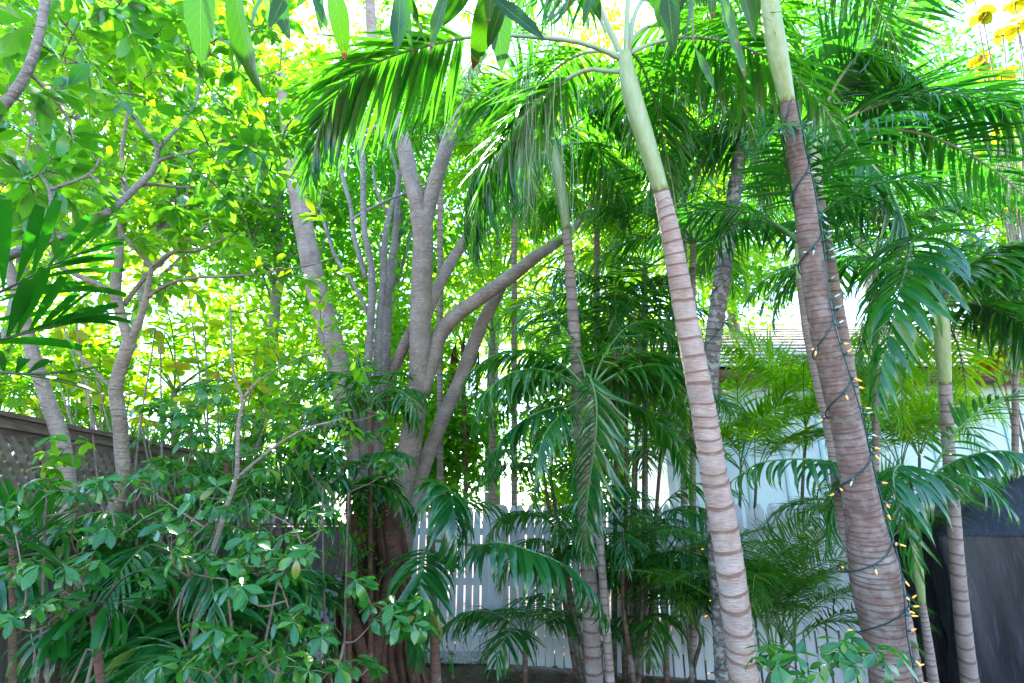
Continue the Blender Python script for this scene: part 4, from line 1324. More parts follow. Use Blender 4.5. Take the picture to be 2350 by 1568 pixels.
broad_palm('upright broad leaved palm against the lattice fence', (30, 1260, 2.9),
           [([(30, 1260, 2.9), (40, 1220, 2.9), (55, 1180, 2.9)], 6, 0.30, (0, 1), -0.3),
            ([(30, 1260, 2.9), (90, 1220, 2.85), (130, 1180, 2.85)], 6, 0.28, (0, 1), -0.2),
            ([(30, 1260, 2.9), (-20, 1200, 2.9), (-40, 1150, 2.9)], 5, 0.28, (0, 1), -0.2)], (30, 1500, 2.9))

# ================================================================== BROADLEAF TREES
def sprays(root, limbs, centers, per, L, fam, mat, top, twigmat='twig', spread=0.16, tw=0.0035, flat=0.35):
    """leaf sprays at centres; each gets a twig from the nearest limb point"""
    pts = np.concatenate([l[:, :3] for l in limbs])
    tubes, P, D, S, K = [], [], [], [], []
    centers = sorted(centers, key=lambda c: np.linalg.norm(pts - c, axis=1).min())
    for c in centers:
        dd = np.linalg.norm(pts - c, axis=1) + 0.25 * np.maximum(pts[:, 2] - c[2], 0)
        a = pts[np.argmin(dd)]
        d1 = np.linalg.norm(c - a)
        mid = (a + c) / 2 + rng.normal(0, 0.10, 3) * d1 + np.array([0, 0, 0.05 * d1])
        tr = cat(np.array([a, mid, c]), 9)
        pts = np.concatenate([pts, tr[2:8]])
        d0 = np.linalg.norm(c - a)
        tubes.append(tube(tr, np.linspace(tw * (1 + 1.3 * d0), tw * 0.45, 9), 5, cap=False))
        dirn = nrm(tr[-1] - tr[-3])
        n = max(4, int(rng.normal(per, per * .2)))
        th = np.arange(n) * 2.4 + rng.uniform(0, 6.28)
        s = rng.random(n) ** 0.7
        base = c - dirn * (1 - s)[:, None] * spread * 1.1
        side = nrm(np.cross(dirn, [0.1, 0.2, 1]))
        oth = np.cross(side, dirn)
        rad = np.cos(th)[:, None] * side + np.sin(th)[:, None] * oth * 0.7
        d = nrm(rad + dirn * (0.25 + 0.9 * s)[:, None] + np.array([0, 0, -flat]) * rng.uniform(0, 1.2, n)[:, None] + rng.normal(0, .15, (n, 3)))
        P.append(base + rad * 0.01); D.append(d)
        S.append(L * rng.uniform(0.62, 1.15, n))
        K += [(fam, int(v)) for v in rng.integers(0, 4, n)]
    P, D, S = map(np.concatenate, (P, D, S))
    R = leaf_frames(D, np.array([0, 0, 1.0]) + rng.normal(0, 0.35, (len(P), 3)), rng.normal(0, 0.3, len(P)))
    V, Q, U = merge(tubes)
    part('twigs', root, V, Q, M[twigmat], U, kind='stuff')
    emit(root, P, R, S, K, mat, top)


def region(n, x0, x1, y0, y1, t0, t1, keep=None):
    out = []
    while len(out) < n:
        x, y, t = rng.uniform(x0, x1), rng.uniform(y0, y1), rng.uniform(t0, t1)
        if keep is None or keep(x, y):
            out.append(px(x, y, t))
    return out


# tree A: the near branch that reaches in from the left edge
A = thing('leafy_tree', 'near tree whose forked bare branch reaches in from the left edge', 'tree', np.array([px(-260, 900, 2.5)[0], px(-260, 900, 2.5)[1], 0]))
lA = [limb(A, [(-200, 640, 2.5, 34), (-60, 618, 2.55, 26), (60, 570, 2.65, 22), (160, 535, 2.75, 19), (255, 482, 2.85, 17), (325, 418, 2.95, 15), (353, 388, 3.0, 14), (364, 340, 3.0, 11)], 'bark_thin'),
      limb(A, [(364, 342, 3.0, 10), (419, 280, 3.05, 8), (451, 231, 3.1, 7), (456, 175, 3.1, 5)], 'bark_thin'),
      limb(A, [(364, 342, 3.0, 10), (315, 280, 3.0, 8), (260, 222, 3.0, 7), (208, 204, 3.0, 5)], 'bark_thin'),
      limb(A, [(351, 392, 3.0, 10), (371, 367, 3.0, 9), (437, 350, 3.1, 8), (545, 311, 3.2, 7), (610, 306, 3.25, 4)], 'bark_thin'),
      limb(A, [(311, 434, 2.95, 8), (343, 423, 3.0, 7), (420, 430, 3.1, 6), (500, 424, 3.2, 4)], 'bark_thin'),
      limb(A, [(120, 548, 2.7, 12), (118, 480, 2.7, 9), (112, 430, 2.7, 8), (75, 380, 2.7, 5)], 'bark_thin'),
      limb(A, [(115, 436, 2.7, 8), (205, 400, 2.75, 7), (235, 352, 2.75, 4)], 'bark_thin'),
      limb(A, [(205, 400, 2.75, 7), (265, 452, 2.75, 5), (290, 470, 2.75, 4)], 'bark_thin'),
      limb(A, [(-230, 330, 2.2, 30), (-60, 300, 2.2, 26), (10, 240, 2.2, 23), (62, 165, 2.2, 21), (92, 70, 2.2, 19), (108, -40, 2.2, 18), (118, -160, 2.2, 14)], 'bark_thin'),
      limb(A, [(62, 165, 2.2, 10), (90, 190, 2.25, 8), (150, 265, 2.3, 6), (170, 320, 2.3, 4)], 'bark_thin'),
      limb(A, [(-230, 300, 2.2, 40), (-215, 640, 2.5, 50), (-260, 900, 2.5, 60), (-270, 1500, 2.5, 70)], 'bark_left', 'trunk', ground=True)]
cen = region(80, -80, 680, -60, 580, 2.7, 3.6, lambda x, y: y < 540 - 0.25 * max(0, x - 300)) + region(9, -60, 330, -40, 330, 2.2, 2.6)
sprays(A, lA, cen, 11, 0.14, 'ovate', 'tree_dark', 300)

# tree B: forked pale trunk before the lattice fence
B = thing('leafy_tree', 'forked pale trunk standing before the lattice fence with crooked branches', 'tree', ground_below([(208, 1321, 3.9), (186, 1400, 3.9)]))
lB = [limb(B, [(297, 786, 3.8, 30), (276, 845, 3.8, 28), (266, 898, 3.8, 29), (276, 968, 3.82, 30), (280, 1038, 3.85, 30), (282, 1096, 3.86, 29), (260, 1174, 3.88, 31), (225, 1252, 3.9, 31), (208, 1321, 3.9, 31), (186, 1400, 3.9, 32)], 'bark_left', 'trunk', ground=True),
      limb(B, [(297, 792, 3.8, 24), (284, 745, 3.8, 21), (266, 672, 3.8, 24), (272, 601, 3.85, 20), (276, 545, 3.9, 17), (290, 460, 4.0, 14), (280, 350, 4.1, 10), (300, 220, 4.2, 6)], 'bark_left'),
      limb(B, [(297, 790, 3.8, 22), (311, 758, 3.8, 17), (332, 698, 3.8, 16), (343, 640, 3.8, 12), (348, 610, 3.8, 10)], 'bark_left'),
      limb(B, [(348, 612, 3.8, 9), (396, 580, 3.8, 8), (455, 576, 3.85, 6), (520, 545, 3.9, 4)], 'bark_left'),
      limb(B, [(348, 612, 3.8, 9), (290, 548, 3.75, 7), (262, 500, 3.7, 5)], 'bark_left'),
      limb(B, [(336, 684, 3.8, 9), (378, 657, 3.8, 8), (437, 639, 3.8, 7), (560, 632, 3.85, 6), (700, 611, 3.9, 4), (780, 587, 3.9, 3)], 'bark_left'),
      limb(B, [(264, 680, 3.8, 15), (230, 655, 3.8, 13), (192, 639, 3.8, 12), (140, 611, 3.8, 9), (110, 575, 3.8, 5)], 'bark_left'),
      limb(B, [(284, 700, 3.85, 12), (340, 630, 3.95, 10), (420, 560, 4.05, 7), (500, 500, 4.15, 4)], 'bark_left'),
      limb(B, [(262, 895, 3.8, 10), (225, 860, 3.8, 8), (170, 800, 3.8, 6), (150, 760, 3.8, 4)], 'bark_left')]
cen = region(190, -40, 740, -60, 720, 3.7, 5.2, lambda x, y: y < 640 or rng.random() < .45)
sprays(B, lB, cen, 11, 0.135, 'ovate', 'tree', 300)

# tree C leaning trunk over the fence
Cc = thing('leafy_tree', 'leaning brown trunk in front of the fence near the left edge', 'tree', ground_below([(150, 1300, 3.7), (150, 1400, 3.7)]))
lC = [limb(Cc, [(-40, 480, 3.9, 12), (15, 600, 3.85, 22), (50, 710, 3.8, 27), (70, 793, 3.8, 30), (91, 863, 3.78, 31), (115, 932, 3.76, 33), (138, 1000, 3.74, 36), (150, 1072, 3.72, 36), (156, 1148, 3.7, 36), (153, 1226, 3.7, 37), (150, 1400, 3.7, 38)], 'bark_left', 'trunk', ground=True),
      limb(Cc, [(15, 600, 3.85, 14), (25, 480, 3.9, 10), (60, 360, 4, 7), (80, 250, 4.1, 4)], 'bark_left')]
sprays(Cc, lC, region(26, -60, 240, 250, 640, 3.9, 5.0), 10, 0.12, 'ovate', 'tree', 60)

# slender shrub stem with light sprays
Dd = thing('shrub', 'slender pale stem rising through the middle left undergrowth', 'shrub', ground_below([(446, 1452, 3.3), (425, 1540, 3.3)]))
lD = [limb(Dd, [(528, 700, 3.5, 4), (535, 850, 3.45, 6), (556, 915, 3.4, 8), (548, 968, 3.4, 9), (545, 1038, 3.38, 10), (542, 1096, 3.36, 11), (520, 1161, 3.35, 12), (498, 1235, 3.33, 13), (472, 1322, 3.32, 14), (446, 1452, 3.3, 16), (425, 1540, 3.3, 17)], 'bark_left', 'trunk', ground=True),
      limb(Dd, [(542, 1100, 3.36, 9), (585, 1062, 3.3, 7), (641, 1018, 3.25, 6), (700, 985, 3.25, 5), (790, 960, 3.25, 3)], 'bark_left'),
      limb(Dd, [(556, 915, 3.4, 6), (600, 870, 3.4, 5), (690, 820, 3.4, 4), (790, 790, 3.4, 3)], 'bark_left')]
sprays(Dd, lD, region(16, 600, 850, 780, 1010, 3.2, 3.5) + region(14, 560, 800, 560, 760, 3.4, 3.8), 9, 0.085, 'ovate', 'tree', 200)

# ------------------------------------------------------------------ the big multi-trunk tree
E = thing('big_tree', 'large tree of several smooth grey trunks rising from a mass of roots', 'tree', np.array([*gp(880, 1600)[:2], 0]))
t0 = 6.0
lE = [limb(E, [(966, 489, t0, 50), (971, 548, t0, 46), (968, 653, t0, 49), (964, 758, t0, 50), (961, 863, t0, 47), (952, 950, t0, 48), (938, 1038, t0, 55), (915, 1130, t0, 62), (890, 1250, t0, 76), (872, 1400, t0, 90)], 'bark', 'trunk', sides=16, ground=True),
      limb(E, [(830, -200, 6.6, 14), (845, -60, 6.5, 20), (852, 60, 6.4, 25), (864, 157, 6.3, 29), (880, 212, 6.25, 32), (917, 300, 6.15, 35), (941, 402, 6.05, 36), (958, 465, t0, 38), (966, 520, t0, 40)], 'bark', sides=14),
      limb(E, [(1140, 20, 6.0, 14), (1100, 130, 6.0, 22), (1060, 245, 6.0, 29), (1037, 300, 6.0, 31), (1011, 378, 6.0, 33), (990, 450, 6.0, 34), (972, 530, 6.0, 36)], 'bark', sides=14),
      limb(E, [(640, 160, 6.9, 18), (660, 300, 6.7, 28), (675, 410, 6.5, 35), (690, 480, 6.4, 40), (703, 548, 6.3, 43), (724, 653, 6.2, 47), (746, 735, 6.15, 50), (770, 815, 6.1, 53), (788, 890, 6.1, 56), (815, 1000, 6.05, 58), (838, 1130, 6.0, 60), (850, 1300, 6.0, 62)], 'bark', 'trunk', sides=14, ground=True),
      limb(E, [(1372, 440, 6.9, 5), (1345, 490, 6.75, 11), (1306, 535, 6.6, 18), (1268, 564, 6.45, 23), (1238, 583, 6.3, 27), (1193, 618, 6.25, 31), (1151, 650, 6.2, 33), (1091, 692, 6.15, 34), (1038, 732, 6.1, 36), (1006, 775, 6.1, 38), (992, 825, 6.05, 38), (966, 900, 6.0, 38)], 'bark', sides=14),
      limb(E, [(1160, 640, 6.5, 24), (1130, 699, 6.5, 30), (1105, 744, 6.45, 31), (1081, 807, 6.4, 32), (1053, 880, 6.35, 33), (1021, 950, 6.3, 34), (993, 1020, 6.25, 34), (962, 1100, 6.2, 38), (930, 1230, 6.1, 42), (912, 1400, 6.05, 46)], 'bark', 'trunk', sides=14, ground=True),
      limb(E, [(1100, 480, 6.7, 16), (1070, 545, 6.6, 22), (1046, 583, 6.5, 25), (1021, 628, 6.4, 26), (992, 692, 6.25, 26), (968, 760, 6.1, 24)], 'bark', sides=12),
      limb(E, [(955, 735, 6.1, 20), (941, 765, 6.15, 23), (913, 827, 6.25, 27), (890, 870, 6.3, 30), (870, 960, 6.3, 32), (860, 1100, 6.2, 34), (862, 1300, 6.1, 36)], 'bark', 'trunk', sides=12, ground=True)]
lE += [limb(E, [(815, 120, 6.3, 7), (822, 210, 6.2, 11), (829, 297, 6.1, 13), (833, 402, 6.0, 14), (836, 525, 5.9, 14), (850, 600, 5.9, 15), (854, 670, 5.9, 18), (850, 758, 5.9, 18), (843, 863, 5.9, 20), (835, 1000, 5.9, 24), (845, 1200, 5.9, 26)], 'bark_thin', 'trunk', sides=10, ground=True),
       limb(E, [(1050, 180, 6.3, 3), (994, 217, 6.25, 6), (906, 269, 6.2, 9), (838, 304, 6.1, 9)], 'bark_thin'),
       limb(E, [(760, 200, 6.3, 5), (795, 250, 6.25, 8), (830, 305, 6.15, 9)], 'bark_thin'),
       limb(E, [(880, 300, 6.5, 4), (903, 367, 6.4, 7), (913, 420, 6.3, 9), (896, 483, 6.2, 12), (884, 548, 6.1, 14), (878, 653, 6.05, 15), (871, 723, 6.0, 16), (866, 829, 6.0, 20), (862, 1000, 6.0, 22), (860, 1200, 6.0, 24)], 'bark_thin', 'trunk', sides=10, ground=True),
       limb(E, [(855, 380, 6.3, 4), (865, 440, 6.2, 6), (893, 500, 6.2, 8)], 'bark_thin'),
       limb(E, [(752, 180, 6.4, 5), (752, 300, 6.3, 8), (770, 340, 6.3, 9), (790, 420, 6.2, 10), (806, 480, 6.1, 10), (812, 540, 6.0, 11), (840, 640, 5.95, 12)], 'bark_thin'),
       limb(E, [(1010, 390, 6.2, 3), (960, 432, 6.1, 5), (900, 455, 6.0, 6), (830, 490, 5.95, 7), (808, 505, 5.95, 7)], 'bark_thin'),
       limb(E, [(720, 440, 6.2, 5), (740, 500, 6.2, 7), (770, 590, 6.1, 8), (810, 650, 6.0, 9), (845, 720, 5.95, 10)], 'bark_thin'),
       limb(E, [(870, 560, 6.2, 4), (876, 600, 6.2, 6), (893, 640, 6.1, 7), (880, 700, 6.05, 8)], 'bark_thin'),
       limb(E, [(925, 330, 6.5, 4), (915, 440, 6.4, 10), (905, 560, 6.3, 16), (895, 620, 6.3, 20), (888, 700, 6.25, 24), (884, 790, 6.2, 26), (878, 900, 6.2, 28)], 'bark_thin')]
# a mass of ropy roots
for k in range(80):
    x0 = rng.uniform(812, 915)
    x1 = x0 + (x0 - 862) * 0.75 + rng.uniform(-20, 20)
    ta = rng.uniform(5.45, 5.75)
    w = rng.choice([4, 6, 8, 11, 15, 20])
    ys = rng.uniform(1150, 1340)
    limb(E, [(x0, ys, ta + .2, w * .5), (x0 + rng.uniform(-10, 10), ys + 60, ta, w * .9), ((x0 + x1) / 2 + rng.uniform(-24, 24), max(1390, ys + 80), ta - .04, w), (x1 + rng.uniform(-8, 8), 1500, ta - .08, w * 1.1), (x1 + (x1 - 862) * .2, 1575, ta - .14, w * 1.25)], 'root', 'root', sides=8, lump=0.3, ground=True)
limb(E, [(812, 1180, 5.4, 20), (818, 1260, 5.38, 30), (800, 1330, 5.35, 33), (795, 1390, 5.35, 34), (818, 1450, 5.3, 30), (840, 1540, 5.25, 26)], 'root', 'root', sides=12, ground=True)
limb(E, [(893, 1150, 5.5, 30), (900, 1230, 5.45, 38), (905, 1290, 5.4, 34), (890, 1350, 5.4, 28)], 'root', 'root', sides=12, ground=True)
cen = region(60, 560, 1250, -180, 330, 6.2, 8.2) + region(34, 1180, 1480, 300, 560, 6.2, 7.2) + region(16, 1300, 1430, 390, 540, 6.0, 6.7) + region(30, 560, 780, 150, 520, 6.6, 8.0)
sprays(E, lE, cen, 12, 0.12, 'ovate', 'tree', 120, tw=0.005)

# leafy vine on the roots
vine = thing('root_vine', 'small fine leaved fern hanging on the dark roots', 'fern', px(800, 1290, 5.5))
P, D = [], []
for k in range(420):
    p = px(rng.normal(815, 42), rng.uniform(1130, 1400), rng.uniform(5.1, 5.4))
    P.append(p); D.append(rng.normal(0, 1, 3) + np.array([0, -.4, -0.7]))
R = leaf_frames(np.array(D), np.array([0, -.5, 1.0]))
emit(vine, P, R, rng.uniform(0.03, 0.07, 420), [('small', int(k)) for k in rng.integers(0, 4, 420)], 'far', 0)

# ------------------------------------------------------------------ palmate shrubs in the foreground
def shrub(label, hubs, base, n=6, L=0.088, mat='shrub', top=300, joints=None, group='schefflera shrubs'):
    b = px(*base)
    g = np.array([b[0], b[1], 0])
    root = thing('umbrella_shrub', label, 'shrub', g, group)
    hub = [px(*h) for h in hubs]
    P, D, S, K, UP = [], [], [], [], []
    # main stems join groups of hubs
    js = [px(*j) for j in (joints or [])] or [np.mean(hub, 0) - np.array([0, 0, 0.25])]
    grow = []
    for j in js:
        mid = (g + j) / 2 + rng.normal(0, 0.05, 3)
        c = cat(np.array([j, mid, g - [0, 0, .05]]), 16)
        grow.append(c[:9])
        V, Q, U = tube(c, np.linspace(0.006, 0.012, 16), 8, lump=0.06)
        part('stem', root, V, Q, M['shrub_stem'], U, origin=c[-1])
    grow = np.concatenate(grow)
    for h in sorted(hub, key=lambda h: np.linalg.norm(grow - h, axis=1).min()):
        dd = np.linalg.norm(grow - h, axis=1) + 0.6 * np.maximum(grow[:, 2] - h[2] + 0.05, 0)
        j = grow[np.argmin(dd)]
        c = cat(np.array([j, (j + h) / 2 + rng.normal(0, 0.12, 3) * np.linalg.norm(h - j) - np.array([0, 0, .1]) * np.linalg.norm(h - j), h]), 12)
        grow = np.concatenate([grow, c[3:10]])
        V, Q, U = tube(c, np.linspace(0.0045, 0.0022, 12), 6)
        part('branch', root, V, Q, M['shrub_stem'], U, origin=c[0])
        # several palmate leaves round the branch end
        nl = int(rng.integers(3, 7))
        for q in range(nl):
            az = rng.uniform(0, 6.28)
            d = nrm(np.array([math.cos(az), math.sin(az), rng.uniform(0.1, 0.9)]))
            hc = h + d * rng.uniform(0.04, 0.10)
            V, Q, U = tube(np.array([h, (h + hc) / 2 + [0, 0, .006], hc]), np.array([.0022, .0018, .0016]), 5, cap=False)
            part('leaf_stalk', root, V, Q, M['twig_green'], U, origin=h)
            up = nrm(d * 0.7 + np.array([0, -0.25, 0.8]))
            s1 = nrm(np.cross(up, [0.3, 0.8, 0.1]))
            s2 = np.cross(up, s1)
            m = int(rng.integers(n - 2, n + 1))
            a = rng.uniform(0, 6.28) + np.arange(m) * 6.283 / m + rng.normal(0, .22, m)
            for aa in a:
                P.append(hc); D.append(math.cos(aa) * s1 + math.sin(aa) * s2 - rng.uniform(-.1, .7) * up + rng.normal(0, .1, 3)); UP.append(up)
                S.append(L * rng.uniform(0.55, 1.2)); K.append(('paddle', int(rng.integers(0, 5))))
    R = leaf_frames(np.array(D), np.array(UP), rng.normal(0, .15, len(P)))
    emit(root, P, R, np.array(S), K, mat, top)


def hubs(n, x0, x1, y0, y1, t0, t1):
    return [(rng.uniform(x0, x1), rng.uniform(y0, y1), rng.uniform(t0, t1)) for _ in range(n)]


shrub('shrub with whorled oval leaves filling the lower left foreground', [(394, 1225, 2.3), (470, 1150, 2.4), (350, 1130, 2.5), (560, 1240, 2.4), (600, 1290, 2.3), (640, 1330, 2.3), (560, 1370, 2.2), (700, 1240, 2.6), (740, 1190, 2.7), (450, 1290, 2.4), (660, 1430, 2.2), (500, 1180, 2.6), (620, 1180, 2.6), (670, 1280, 2.3), (530, 1300, 2.3)], (520, 1700, 2.4), joints=[(540, 1530, 2.4), (430, 1500, 2.4), (640, 1520, 2.4)])
shrub('oval leaved shrub at the bottom edge left of the roots', hubs(6, 430, 760, 1440, 1570, 2.0, 2.3) + [(480, 1470, 2.1), (620, 1500, 2.1), (700, 1540, 2.1), (400, 1540, 2.2)], (600, 1800, 2.2))
shrub('leafy shrub before the lattice fence with grey green drooping leaves', [(30, 1200, 2.5), (110, 1130, 2.6), (240, 1120, 2.6), (330, 1100, 2.7), (60, 1330, 2.3), (180, 1310, 2.4), (230, 1230, 2.5), (20, 1430, 2.2), (120, 1400, 2.3), (330, 1190, 2.5)], (150, 1700, 2.4), joints=[(110, 1510, 2.4), (220, 1480, 2.5)])
shrub('sprig of oval leaflets on a bare stalk before the big roots', [(838, 1350, 2.7), (880, 1400, 2.7), (930, 1400, 2.7), (950, 1440, 2.7), (830, 1550, 2.6), (900, 1440, 2.65)], (700, 1700, 2.6), L=0.095, joints=[(790, 1475, 2.65)])
shrub('whorled oval leaves poking up at the bottom right before the lit palm', [(1760, 1540, 2.0), (1800, 1520, 2.0), (1900, 1530, 2.0), (1955, 1500, 2.0), (2010, 1530, 2.0), (1840, 1575, 1.95)], (1880, 1900, 2.0), L=0.075)
shrub('bright young shrub sprig lit yellow green at the lattice fence', [(160, 1020, 3.0), (130, 1060, 3.0), (100, 1090, 3.0)], (100, 1600, 3.0), L=0.085, mat='far')
shrub('fine leaved shrub below the pointed palm before the grey trunks', hubs(16, 700, 900, 950, 1100, 4.0, 4.4), (800, 1560, 4.2), L=0.085, mat='shrub', joints=[(800, 1130, 4.2), (740, 1120, 4.2)])
shrub('leafy shrub with grey green sprays at the far left bottom', hubs(7, -20, 340, 1120, 1480, 2.5, 3.0), (160, 1700, 2.7), L=0.085, joints=[(80, 1500, 2.7), (200, 1490, 2.7)])
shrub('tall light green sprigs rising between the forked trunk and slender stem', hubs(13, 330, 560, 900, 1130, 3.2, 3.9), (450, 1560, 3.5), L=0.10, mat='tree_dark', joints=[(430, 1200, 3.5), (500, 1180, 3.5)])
shrub('sprigs of light leaves below the almond sapling left of the big tree', hubs(12, 540, 760, 860, 1080, 4.2, 5.0), (640, 1560, 4.6), L=0.11, mat='tree', joints=[(620, 1160, 4.6), (700, 1150, 4.6)])
shrub('dense oval leaved shrub deep behind the left foreground stems', hubs(9, 380, 720, 1080, 1330, 3.0, 3.6), (560, 1560, 3.2), L=0.085, mat='shrub', joints=[(520, 1330, 3.2), (640, 1320, 3.2)])

# ------------------------------------------------------------------ large leaved almond saplings beyond the lattice fence
def rosettes(name, label, cat_, hb, base, L, fam, mat, n=7, top=120, down=0.2, bark='bark_left'):
    g = px(*base)
    root = thing(name, label, cat_, np.array([g[0], g[1], 0]))
    P, D, S, K = [], [], [], []
    gg = np.array([g[0], g[1], 0])
    for k, h in enumerate(hb):
        h = px(*h)
        c = cat(np.array([h, (h * .55 + gg * .45) + rng.normal(0, .1, 3), gg - [0, 0, .05]]), 16)
        V, Q, U = tube(c, np.linspace(0.007, 0.018, 16), 8)
        part('branch', root, V, Q, M[bark], U, origin=c[-1])
        m = n + int(rng.integers(-1, 3))
        for a in rng.uniform(0, 6.28) + np.arange(m) * 6.283 / m:
            P.append(h + rng.normal(0, .02, 3)); D.append([math.cos(a), math.sin(a), rng.uniform(-.5, .45) - down])
            S.append(L * rng.uniform(.7, 1.15)); K.append((fam, int(rng.integers(0, 4))))
    R = leaf_frames(np.array(D), np.array([0, 0, 1.0]) + rng.normal(0, .25, (len(P), 3)))
    emit(root, P, R, np.array(S), K, mat, top)


rosettes('almond_sapling', 'sapling with large yellow green paddle leaves above the lattice fence', 'sapling', [(450, 915, 5.6), (520, 880, 5.7), (400, 830, 5.9), (590, 800, 6.0), (470, 740, 6.0), (620, 880, 5.8), (540, 960, 5.6), (430, 660, 6.1), (330, 960, 5.7)], (500, 1500, 5.7), 0.25, 'big', 'almond')
rosettes('almond_sapling', 'sapling with orange and yellow leaves behind the leaning left trunk', 'sapling', [(150, 860, 6.0), (230, 820, 6.1), (90, 930, 5.8), (300, 900, 6.2), (190, 760, 6.3), (240, 900, 5.9)], (190, 1500, 6.1), 0.26, 'big', 'almond')
rosettes('sea_grape', 'round orange and yellow leaves in the upper right corner', 'tree', [(rng.uniform(2230, 2400), rng.uniform(-30, 300), rng.uniform(6.0, 7.0)) for _ in range(17)], (2450, 1400, 6.4), 0.15, 'round', 'grape', 6, down=0.5)
rosettes('sea_grape', 'round yellow leaves low on the right before the house wall', 'tree', [(2300, 800, 6.0), (2330, 850, 6.0), (2285, 760, 6.2), (2360, 760, 6.1), (2350, 560, 6.4), (2320, 480, 6.4), (2390, 420, 6.4), (2270, 830, 6.1), (2310, 780, 6.2), (2340, 800, 6.3)], (2420, 1400, 6.1), 0.16, 'round', 'grape', 6, down=0.5)

rosettes('almond_sapling', 'sapling with scattered small orange and yellow leaves behind the forked trunk', 'sapling', [(rng.uniform(120, 640), rng.uniform(740, 930), rng.uniform(5.0, 5.6)) for _ in range(12)], (380, 1500, 5.5), 0.15, 'big', 'grape', 3, down=0.6)

# ------------------------------------------------------------------ mango boughs that hang in at the top
mg = thing('mango_tree', 'mango boughs with long hanging leaves, some with brown tips, along the top', 'tree', (-3.3, 0.5, 0))
bough = np.array([[-3.3, 0.5, -0.05], [-3.2, 0.55, 1.6], [-2.6, 0.9, 2.7]])
c = cat(bough, 24)
V, Q, U = tube(c, np.linspace(0.14, 0.08, 24), 12, lump=.05)
part('trunk', mg, V, Q, M['bark'], U, origin=(-3.3, .5, 0))
tp = [np.array([-2.6, 0.9, 2.7]), px(300, -330, 1.4), px(800, -200, 1.5), px(1250, -190, 1.6), px(1700, -240, 1.5), px(1900, -300, 1.5)]
c = cat(np.array(tp), 60)
V, Q, U = tube(c, np.linspace(0.06, 0.012, 60), 10)
part('bough', mg, V, Q, M['bark'], U, origin=c[0])
LV = [(462, -110, 455, 132, 1.25), (532, -120, 552, 228, 1.15)]
def hang(n, x0, x1, y0, y1, t0, t1, sl):
    for _ in range(n):
        x = rng.uniform(x0, x1)
        ys = rng.uniform(-110, -10)
        LV.append((x, ys, x + rng.normal(0, sl), rng.uniform(y0, y1), rng.uniform(t0, t1)))
hang(9, 600, 780, 0, 130, 2.1, 2.9, 45)
hang(5, 860, 950, 20, 140, 2.0, 2.7, 30)
hang(8, 1020, 1190, 0, 180, 2.0, 2.8, 60)
hang(3, 1230, 1480, -40, 50, 1.9, 2.6, 50)
LV += [(1530, -50, 1545, 110, 1.5), (1580, -60, 1590, 125, 1.35), (1640, -40, 1700, 110, 1.4), (1660, 50, 1720, 170, 1.5), (1592, 105, 1640, 205, 1.6), (1545, 40, 1530, 150, 1.6), (1500, -80, 1520, 60, 1.5), (1690, -70, 1735, 90, 1.5), (1625, -60, 1640, 40, 1.7), (1470, -90, 1500, 20, 1.7), (1560, -90, 1570, 20, 1.8), (1720, -90, 1740, 60, 1.6)]
P, D, S, K = [], [], [], []
for x0, y0, x1, y1, t in LV:
    a, b = px(x0, y0, t), px(x1, y1, t + rng.uniform(-.05, .12))
    P.append(a); D.append(b - a); S.append(np.linalg.norm(b - a) * 1.03); K.append(('mango', int(rng.integers(0, 4))))
UPm = np.array([0, -1.0, 0.35]) + rng.normal(0, 0.45, (len(P), 3))
UPm[:2] = [(0.25, -1, 0.3), (-0.2, -1, 0.3)]
R = leaf_frames(np.array(D), UPm)
Pn = np.array(P)
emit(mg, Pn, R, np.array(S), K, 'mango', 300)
tw = []
for p in Pn:
    a = c[np.argmin(np.linalg.norm(c - p, axis=1))]
    tw.append(tube(cat(np.array([a, (a + p) / 2 + [0, 0, .03], p]), 7), np.linspace(.006, .002, 7), 5, cap=False))
V, Q, U = merge(tw)
part('twigs', mg, V, Q, M['twig_green'], U, kind='stuff')

# ================================================================== BACKGROUND GREENERY
def far_tree(label, cx, cy, t, rx, ry, n, L=0.13, mat='far', clumps=60, trunk=True, dt=1.2, w=40, name='background_tree'):
    o = px(cx, cy, t)
    g = np.array([o[0] + rng.uniform(-.4, .4), o[1], 0])
    root = thing(name, label, 'tree' if 'tree' in name else 'bush', g, 'greenery beyond the fences')
    rxm, rym = rx * t / F, ry * t / F
    cs = []
    while len(cs) < clumps:
        v = rng.uniform(-1, 1, 3)
        r = np.linalg.norm(v)
        if 0.25 < r < 1:
            cs.append(o + v * np.array([rxm, dt, rym]))
    cs = np.array(cs)
    if trunk:
        top = o + np.array([0, 0, rym * .2])
        cc = cat(np.array([top, (top + g) / 2 + rng.normal(0, .15, 3), g - [0, 0, .05]]), 20)
        V, Q, U = tube(cc, np.linspace(w * .3, w, 20) * .5 * t / F, 10, lump=.06)
        part('trunk', root, V, Q, M['bark_thin'], U, origin=cc[-1])
        br = []
        for q in cs[::2]:
            s = cc[int(rng.integers(0, 9))]
            br.append(tube(cat(np.array([s, (s + q) / 2 + rng.normal(0, .12, 3), q]), 8), np.linspace(.028, .006, 8), 5, cap=False))
        V, Q, U = merge(br)
        part('branches', root, V, Q, M['bark_thin'], U, kind='stuff')
    k = rng.integers(0, clumps, n)
    P = cs[k] + rng.normal(0, 1, (n, 3)) * np.array([.30, .30, .20]) * rxm ** .5 * .8
    P = P[P[:, 2] > 0.05]
    n = len(P)
    D = nrm(rng.normal(0, 1, (n, 3)) * [1, 1, .55] + [0, 0, -.25])
    R = leaf_frames(D, np.array([0, 0, 1.0]) + rng.normal(0, .5, (n, 3)))
    emit(root, P, R, L * rng.uniform(.6, 1.2, n), [('small', int(q)) for q in rng.integers(0, 4, n)], mat, 0, mass='crown')


